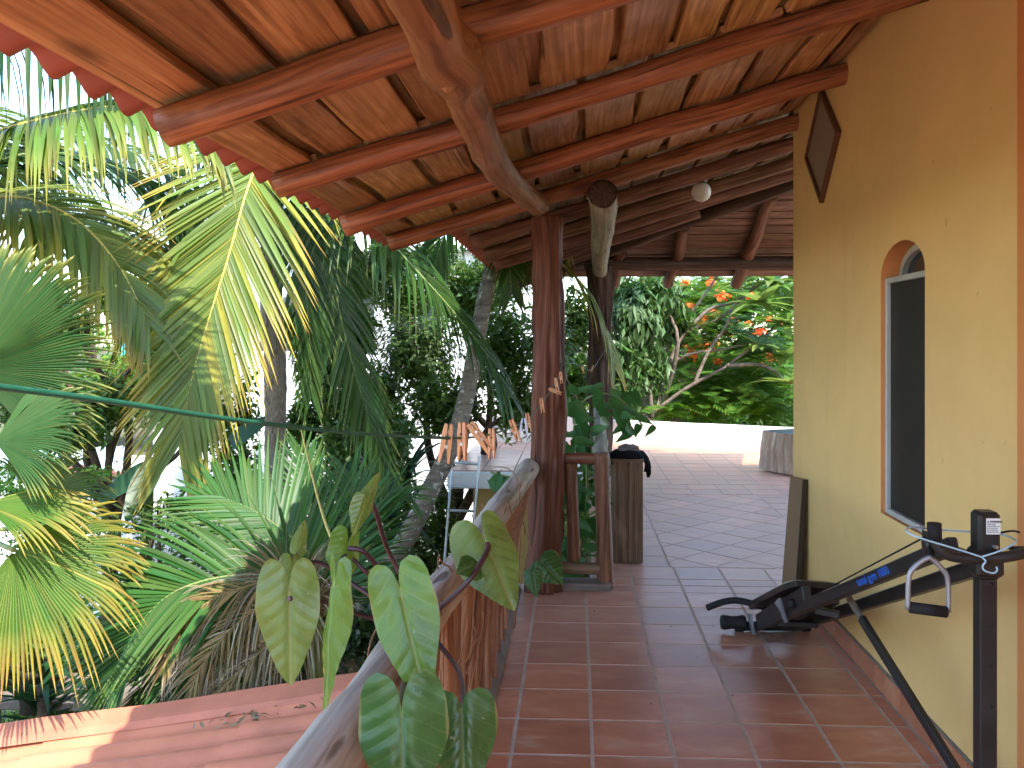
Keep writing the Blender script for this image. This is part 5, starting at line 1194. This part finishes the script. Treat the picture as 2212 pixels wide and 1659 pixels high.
def rosette(px_, py_, Y, L, n, seed):
    R = random.Random(seed); Lf = Leaflets(); c = npv(PY(px_, py_, Y))
    for k in range(n):
        a = 2*math.pi*(k*.381966*1.0)+R.uniform(-.2, .2); el = R.uniform(-.35, .75); d = np.array([math.cos(a), math.sin(a)*.9, el]); nr = np.array([-math.cos(a)*el, -math.sin(a)*el, 1.0])
        Lf.strip(c+d*.02, d, unit(nr), L*R.uniform(.7, 1.1), L*.13, 6, .55, .2, 0, .9, kink=-1)
    Lf.build('leaf_rosette', m_plum, pt)
for i, (x, y, Y, L, n) in enumerate(((1642, 655, 13.8, .72, 15), (1668, 610, 14.1, .66, 14), (1690, 700, 13.9, .70, 14), (1640, 745, 14.0, .50, 11), (1700, 770, 14.0, .62, 12), (1712, 830, 13.7, .72, 10), (1600, 610, 14.4, .50, 11), (1700, 650, 14.2, .7, 12), (1710, 600, 14.2, .7, 12), (1560, 585, 15, .45, 9), (1430, 625, 15, .4, 8))): rosette(x, y, Y, L, n, 60+i)
# hedge of feathery shrubs below it and far trees closing the view
for i, (px_, py_, Y, rx, rz, lb) in enumerate(((1470, 905, 19, 120, 28, 'low feathery hedge shrub left of the wall edge beyond the parapet'), (1640, 900, 19.5, 120, 30, 'low feathery hedge shrub close to the wall edge beyond the parapet'), (1380, 870, 24, 110, 60, 'sunlit bushy shrub far behind the drooping tree'))):
    b = empty('shrub', (PY(px_, py_, Y).x, Y, GZ), lb, 'shrub'); c = PY(px_, py_, Y); limb(b, (c.x, Y, GZ), c, .08, .03, m_barkdark, .1, i)
    leaf_cloud(b, clumps([cl(px_+dx, py_+dy, Y, rx*.5, rz) for dx, dy in ((-60, 0), (0, -6), (60, 2), (30, 20), (-30, 18))], 4200, 70+i), .16, m_bush if i == 2 else m_hedge, 'crown', 70+i)
for i, (px_, Y, top, w_) in enumerate(((1290, 34, 740, 170), (1460, 40, 770, 190), (1620, 38, 760, 190), (1780, 36, 740, 170), (1120, 40, 560, 170), (950, 42, 540, 170), (760, 40, 520, 180), (560, 36, 560, 170), (380, 38, 600, 170), (200, 40, 560, 180), (40, 36, 620, 180), (-150, 38, 560, 180))):
    c = PY(px_, (top+900)/2, Y); t = empty('far_tree', (c.x, Y, GZ), ('%s of the leafy trees far in the background, counted from the left' % ('twelfth eleventh tenth ninth eighth seventh sixth fifth fourth third second first'.split()[i] if 0 else ['ninth', 'tenth', 'eleventh', 'last', 'eighth', 'seventh', 'sixth', 'fifth', 'fourth', 'third', 'second', 'first'][i])), 'tree', 'trees far in the background')
    limb(t, (c.x, Y, GZ), c, .3, .1, m_barkdark, .05, i, 'trunk')
    cc = [(PY(px_+rnd.uniform(-.55, .55)*w_, rnd.uniform(top+30, 900), Y+rnd.uniform(-1.5, 1.5)), (w_*.36*Y/F, 1.6, 62*Y/F)) for _ in range(9)]
    leaf_cloud(t, clumps(cc, 2600, 90+i), .42, m_hedge if i % 3 else m_bush, 'crown', 90+i)
# shrubs in the middle garden
for i, (px_, py_, Y, rx, rz, n, sz_, mt, lb) in enumerate(((110, 1040, 9.5, 130, 45, 5200, .075, m_bush, 'light green bush below the zinc shed at the left edge'), (330, 1110, 8.8, 110, 50, 3600, .07, m_hedge, 'dark leafy bush below the tip of the sunlit frond'), (560, 1090, 10.6, 90, 90, 3600, .10, m_hedge, 'leafy bush at the foot of the ringed palm trunk'), (760, 1000, 10.8, 120, 120, 5000, .11, m_hedge, 'dark leafy bush behind the feather palm'), (900, 1120, 11.4, 70, 100, 3400, .10, m_hedge, 'dark leafy bush left of the ladder'), (150, 1430, 7.6, 220, 80, 6500, .075, m_hedge, 'shaded low bush beyond the lower roof at left'), (430, 1400, 7.8, 160, 90, 4500, .085, m_hedge, 'shaded low bush behind the dead fronds'), (700, 1400, 7.4, 150, 120, 5000, .09, m_strap, 'shaded bush behind the philodendron'), (480, 880, 12.5, 90, 90, 2200, .13, m_hedge, 'thin bush in front of the white house wall'), (1240, 1130, 8.4, 70, 140, 2600, .11, m_hedge, 'leafy bush below the short corner rail'))):
    c = PY(px_, py_, Y); b = empty('shrub', (c.x, Y, GZ), lb, 'shrub')
    for j in range(4): limb(b, (c.x+U(-.2, .2), Y, GZ), c+V3(U(-1, 1)*rx*.6*Y/F, U(-.3, .3), U(-.5, .5)*rz*Y/F), .04, .012, m_barkdark, .1, j+i*7)
    cc = [cl(px_+rnd.uniform(-.85, .85)*rx, py_+rnd.uniform(-.6, .6)*rz, Y+rnd.uniform(-.5, .5), rx*.42, rz*.5) for _ in range(9)]
    zb = c.z-rz*Y/F*.5; cc += [((c.x+U(-.8, .8)*rx*Y/F, Y+U(-.5, .5), GZ+(zb-GZ)*f), (rx*.5*Y/F, .5, max(.25, (zb-GZ)*.22))) for f in (.2, .45, .7, .9, .6, .8)]; n = int(n*1.5)
    leaf_cloud(b, clumps(cc, n, 120+i), sz_, mt, 'crown', 120+i, aspect=.46)
# strap-leaved plants in the shade
for i, (px_, py_, Y, L, n, lb) in enumerate(((830, 1130, 9.0, 1.1, 34, 'dark strap-leaved plant behind the feather palm'), (880, 1030, 11.2, 1.2, 36, 'dark strap-leaved plant beside the ladder top'), (740, 1060, 9.4, 1.0, 30, 'dark strap-leaved plant right of the ringed trunk'), (960, 1400, 7.4, .7, 30, 'dark strap-leaved plant under the handrail'), (90, 1480, 6.6, .7, 24, 'low strap-leaved plant beyond the lower roof'))):
    c = PY(px_, py_, Y); b = empty('strap_plant', (c.x, Y, GZ), lb, 'plant'); trunk(b, [(c.x, Y, GZ), (c.x+.05, Y, (GZ+c.z)/2), tuple(c)], [.05, .045, .04], m_barkdark, 8, 4, .1, i, 'stem'); R = random.Random(400+i)
    for k in range(n):
        Lf = Leaflets(); a = R.uniform(0, 6.28); d = np.array([math.cos(a), math.sin(a), R.uniform(.2, 1.6)]); Lf.strip(npv(c)+np.array([0, 0, R.uniform(-.35, .1)]), d, unit(np.array([-math.cos(a), -math.sin(a), 1.0])), L*R.uniform(.6, 1.1), .035, 7, .9, .25); Lf.build('leaf', m_strap, b)
# banana-like leaf by the shed
ban = empty('broad_leaved_plant', (PY(260, 1060, 9).x, 9, GZ), 'plant with broad dull blue-green leaves below the shed roofs', 'plant')
for i, (a, b, c) in enumerate((((330, 1010, 9), (260, 1040, 8.9), (215, 1075, 8.8)), ((330, 1010, 9), (290, 1060, 8.7), (275, 1110, 8.6)), ((500, 960, 9.6), (540, 930, 9.6), (580, 900, 9.6)))):
    Lf = Leaflets(); p = npv(PY(*a)); q = npv(PY(*c)); Lf.strip(p, q-p, unit(np.array([.3, -.6, .8])), np.linalg.norm(q-p)*1.15, .13, 7, .3, .2, 0, .6, kink=-1); Lf.build('leaf', m_strap, ban)
trunk(ban, [(PY(300, 1100, 9).x, 9, GZ), tuple(PY(320, 1060, 9)), tuple(PY(330, 1010, 9))], [.09, .06, .03], m_rachis_g, 8, 4, .1, 1, 'stem')
# pots
for i, (px_, py_, Y, r, lb) in enumerate(((20, 1440, 7.0, .16, 'dark plant pot at the left edge beyond the lower roof'), (75, 1455, 6.8, .15, 'dark plant bag second from the left edge beyond the lower roof'))):
    c = PY(px_, py_, Y); po = empty('plant_pot', c-V3(0, 0, .3), lb, 'pot'); M = MB(); M.lathe(c-V3(0, 0, .3), [(r*.75, 0), (r*.95, .3), (r*1.05, .31), (r*1.05, .36), (r*.9, .36), (r*.85, .3)], 16); M.build('pot', m_pot, po)
    leaf_cloud(po, clumps([(c+V3(0, 0, .25), (.22, .2, .2))], 220, 500+i), .1, m_hedge, 'foliage', 500+i)
bench = MB(); bq = PY(60, 1500, 6.8); bench.box(bq.x, 7.0, bq.z-.05, 1.6, .6, .08, None, .01)
for sx in (-.6, .6):
    for sy in (-.2, .2): bench.box(bq.x+sx, 7+sy, (bq.z-.1+GZ)/2, .12, .12, bq.z-.1-GZ, None, .01)
tag(bench.build('pot_bench', m_cement, None), 'grey concrete bench carrying the pots beyond the lower roof', 'bench')

# ---- vine on the corner railing
vn = empty('leafy_vine', (.05, 6.6, -.2), 'leafy vine with drooping dark leaves on the corner rails and far post', 'plant')
R = random.Random(77)
def vleaf(p, d, L, wd, mat=m_vine):
    Lf = Leaflets(); Lf.strip(npv(p), npv(d), unit(np.array([R.uniform(-.3, .3), -1+R.uniform(-.3, .3), .35])), L, wd, 6, .6, .22, 0, 1.2, kink=-1); return Lf.build('leaf', mat, vn)
for (px_, py_, Y, n, sp, L) in ((1240, 900, 6.7, 12, 30, .20), (1265, 960, 6.5, 8, 25, .2), (1330, 880, 7.0, 12, 40, .19), (1370, 910, 6.9, 8, 28, .17), (1240, 1060, 6.2, 10, 26, .22), (1265, 1130, 6.1, 10, 22, .22), (1225, 1180, 6.0, 9, 25, .2), (1255, 1230, 6.1, 9, 25, .2), (1225, 960, 6.4, 9, 22, .2), (1300, 850, 7.6, 8, 30, .18), (1225, 850, 7.4, 8, 26, .18), (1085, 1040, 6.6, 5, 20, .17), (1070, 1015, 6.7, 3, 16, .16)):
    for k in range(n):
        p = PY(px_+R.gauss(0, sp*.7), py_+R.gauss(0, sp*.7), Y+R.uniform(-.15, .15)); a = R.uniform(0, 6.28)
        vleaf(p, (math.cos(a)*.8, math.sin(a)*.5, R.uniform(-1.2, .25)), L*R.uniform(.75, 1.15), .033*L/.2*R.uniform(.9, 1.3))
for i, b in enumerate(([(1230, 1290, 6.2), (1240, 1150, 6.3), (1235, 1000, 6.5), (1250, 880, 6.8), (1300, 850, 7.2), (1350, 870, 7.0), (1388, 920, 6.9)], [(1275, 1250, 6.1), (1270, 1100, 6.2), (1262, 960, 6.5), (1230, 860, 7.2)], [(1240, 1000, 6.5), (1120, 1030, 6.6), (1060, 1020, 6.7)])): trunk(vn, pp(b), [.008]*len(b), m_rachis_g, 6, 5, .1, i, 'stem')
for k in range(26):
    Lf = Leaflets(); a = R.uniform(0, 6.28); p = PY(1270+R.uniform(-12, 12), 1200+R.choice([-30, -80, 0]), 6.0); Lf.strip(npv(p), np.array([math.cos(a), math.sin(a)*.6, R.uniform(0, .8)]), np.array([0, -.3, 1.0]), R.uniform(.12, .2), .008, 4, 1.2, .2); Lf.build('blade', m_areca, vn)

# ---- philodendron on the handrail
ph = empty('philodendron', (-.5, 2.3, .8), 'philodendron with large heart-shaped leaves climbing over the grey handrail', 'plant')
def heart(px0, py0, px1, py1, Y0, Y1, wpx, mat, N=(0, -1, .25), curl=.12, fold=.35, lobe=.30, back=.25, asym=0.0, wavy=.02):
    """leaf from its notch (survey px, depth) to its tip; wpx = full width in survey px"""
    a, b = PY(px0, py0, Y0), PY(px1, py1, Y1); ax = (b-a); L = ax.length; ax.normalize(); N = Vector(N); N = (N-ax*N.dot(ax)).normalized(); S = ax.cross(N).normalized(); W = wpx*.62*(Y0+Y1)*.5/F
    nv_, nu = 40, 17; rows, uvs = [], []; sd_ = rnd.uniform(0, 9)
    for i in range(nv_+1):
        v = -lobe+(1+lobe)*i/nv_                                # along the midrib; lobes reach back past the notch
        if v < 0: f = math.sqrt(max(0, 1-(v/-lobe)**2))**.9; inner = (v/-lobe)**.8*.55
        else: f = ((1-v**1.75)**.86)*(1+.05*math.sin(v*7.0)) if v < 1 else 0; inner = 0
        if v < 0: el = math.sqrt(max(0, 1-(v/-lobe)**2)); w_out = .52+.48*el; w_in = .52-.52*el**.8
        else: w_out, w_in = f, 0.0
        ro, uo = [], []
        for j in range(nu+1):
            s_ = -1 if j < (nu+1)/2 else 1; k = abs(j-nu/2)/(nu/2)*1.0; k = (abs(j-nu/2)-.5)/(nu/2-.5)
            u = s_*(w_in+(w_out-w_in)*k) if v < 0 else s_*w_out*k
            wv = (wavy+.03)*math.sin(v*8+sd_+(2.0 if u > 0 else 0))*abs(u)**1.5+.018*noise.noise(Vector((v*4+sd_, u*3, 0)))
            h = -fold*W*(abs(u)**1.3)+wv*L*.6-curl*L*max(0, v)**2+.045*W*math.cos((v*6-abs(u)**.8*1.7)*2*math.pi)*abs(u)**.6*(1-abs(u)**3)-.10*W*math.exp(-(u/.12)**2)
            p = a+ax*(v*L*(1-.06*curl*v*v))+S*(u*W*(1+asym*s_))+N*h
            ro.append(p); uo.append((u, v))
        rows.append(ro); uvs.append(uo)
    M = MB(); h_ = (nu+1)//2
    k0 = next(i for i in range(nv_+1) if -lobe+(1+lobe)*i/nv_ >= 0)
    M.grid([r[:h_] for r in rows[:k0+1]], [r[:h_] for r in uvs[:k0+1]]); M.grid([r[h_:] for r in rows[:k0+1]], [r[h_:] for r in uvs[:k0+1]])
    M.grid(rows[k0:], uvs[k0:])
    return M.build('leaf', mat, ph), a
def pstem(pts, r=.007, mat=None): trunk(ph, pp(pts), [r*1.15]+[r]*(len(pts)-1), mat or m_stem, 8, 6, .06, 1, 'stem')
heart(864, 1283, 922, 1545, 1.88, 1.80, 122, m_philo, (-.1, -1, .3), .05, .14, .30)
heart(623, 1293, 625, 1487, 2.10, 2.08, 112, m_philo_old, (.1, -1, .3), .05, .14, .46, asym=.05)
heart(718, 1262, 690, 1556, 2.05, 2.02, 74, m_philo, (-.8, -1, .1), .04, .55, .22)
heart(1052, 1174, 1112, 1320, 2.35, 2.25, 112, m_philo_old, (.35, -1, -.05), -.05, .35, .48, asym=.15)
heart(866, 1551, 868, 1790, 1.55, 1.52, 162, m_philo_dark, (.02, -1, .35), .08, .30, .42)
heart(996, 1543, 1004, 1745, 1.72, 1.68, 126, m_philo_dark, (.05, -1, .35), .05, .28, .28)
heart(638, 1225, 652, 1290, 2.35, 2.3, 50, m_philo_old, (.9, -1, .1), .1, .5, .55)
heart(752, 1190, 742, 1270, 2.30, 2.25, 66, m_philo, (.9, -1, 0), .1, .5, .7)
heart(648, 1180, 662, 1120, 2.35, 2.4, 30, m_philo_old, (.6, -1, 0), .1, .6, .3)
heart(798, 1070, 822, 1018, 2.35, 2.4, 26, m_philo_old, (.5, -1, 0), .1, .7, .25)
heart(788, 1085, 765, 1160, 2.30, 2.28, 42, m_philo_old, (.7, -1, 0), .1, .5, .25)
heart(1030, 1218, 1000, 1228, 2.3, 2.2, 52, m_philo_dark, (.1, -1, .4), .2, .4, .2)
heart(1172, 1215, 1215, 1260, 4.6, 4.55, 62, m_philo_dark, (0, -1, .5), .1, .3, .25)
heart(1150, 1240, 1158, 1290, 4.5, 4.45, 34, m_philo_dark, (0, -1, .3), .1, .3, .25)
pstem([(905, 1345, 2.3), (870, 1320, 2.25), (858, 1290, 1.98), (864, 1283, 1.89)]); pstem([(905, 1350, 2.3), (800, 1335, 2.3), (700, 1300, 2.2), (623, 1293, 2.10)], .006); pstem([(905, 1340, 2.3), (850, 1290, 2.35), (790, 1235, 2.3), (745, 1200, 2.3), (718, 1262, 2.06)], .006)
pstem([(900, 1345, 2.28), (960, 1305, 2.25), (1020, 1245, 2.25), (1052, 1190, 2.33), (1052, 1174, 2.35)], .0075); pstem([(905, 1330, 2.3), (870, 1250, 2.4), (835, 1180, 2.4), (812, 1105, 2.35), (798, 1075, 2.35)], .007)
pstem([(905, 1340, 2.3), (850, 1270, 2.35), (790, 1195, 2.3), (752, 1185, 2.3)], .007); pstem([(880, 1340, 2.3), (760, 1260, 2.4), (690, 1215, 2.4), (638, 1225, 2.35)], .006)
pstem([(905, 1350, 2.3), (880, 1440, 2.1), (868, 1500, 1.7), (866, 1551, 1.56)], .007); pstem([(915, 1350, 2.3), (985, 1440, 2.1), (1000, 1500, 1.85), (996, 1543, 1.73)], .006); pstem([(905, 1345, 2.3), (905, 1310, 2.28), (880, 1270, 2.25)], .012, m_stem)
trunk(ph, pp([(745, 1235, 2.5), (700, 1120, 2.9), (670, 1010, 3.2), (650, 925, 3.4)]), [.006, .005, .004, .003], m_rachis, 6, 5, .05, 2, 'dry_stalk')
R = random.Random(99)
for k in range(46):                                            # aerial roots hugging handrail and balusters
    y0 = R.uniform(1.9, 4.9) if k > 14 else R.uniform(2.1, 2.9); x0 = hx(y0)+R.uniform(-.07, .07); z0 = .86 if k % 3 == 0 else R.uniform(.45, .80); pts = []; p = Vector((x0+(.062 if k % 3 else 0), y0-.02, z0))
    d = Vector((R.uniform(-.2, .2), R.uniform(-.8, .8), R.uniform(-1, .3)))
    for j in range(7):
        pts.append(tuple(p)); d = (d+Vector((R.uniform(-.5, .5)*.4, R.uniform(-.6, .6), R.uniform(-.7, .4)))).normalized(); p = p+d*R.uniform(.03, .07); p.x = max(min(p.x, hx(p.y)+.11), hx(p.y)-.09)
    trunk(ph, pts, [.0026]*7, m_root, 5, 3, .2, k, 'aerial_root')

# dry leaf litter caught along the flashing of the lower roof, and crumbs on the floor
R = np.random.default_rng(8); q = []
for k in range(32):
    x = -1.6+R.normal()*.16; y = LRY-.17-abs(R.normal())*.07; q.append((x, y, LZ(x)+.085+R.random()*.012))
tag(leaf_cloud(None, q, .055, m_dead, 'dry_leaf_litter', 8, aspect=.3, up=1.5), 'dry brown leaf litter caught on the lower roof', 'leaves', kind='stuff')
q = [(U(-.2, 1.3), U(3.2, 6.5), .003) for k in range(14)]
tag(leaf_cloud(None, q, .014, m_barkdark, 'floor_crumbs', 9, aspect=.6, up=2), 'tiny dark crumbs scattered on the floor tiles', 'crumbs', kind='stuff')
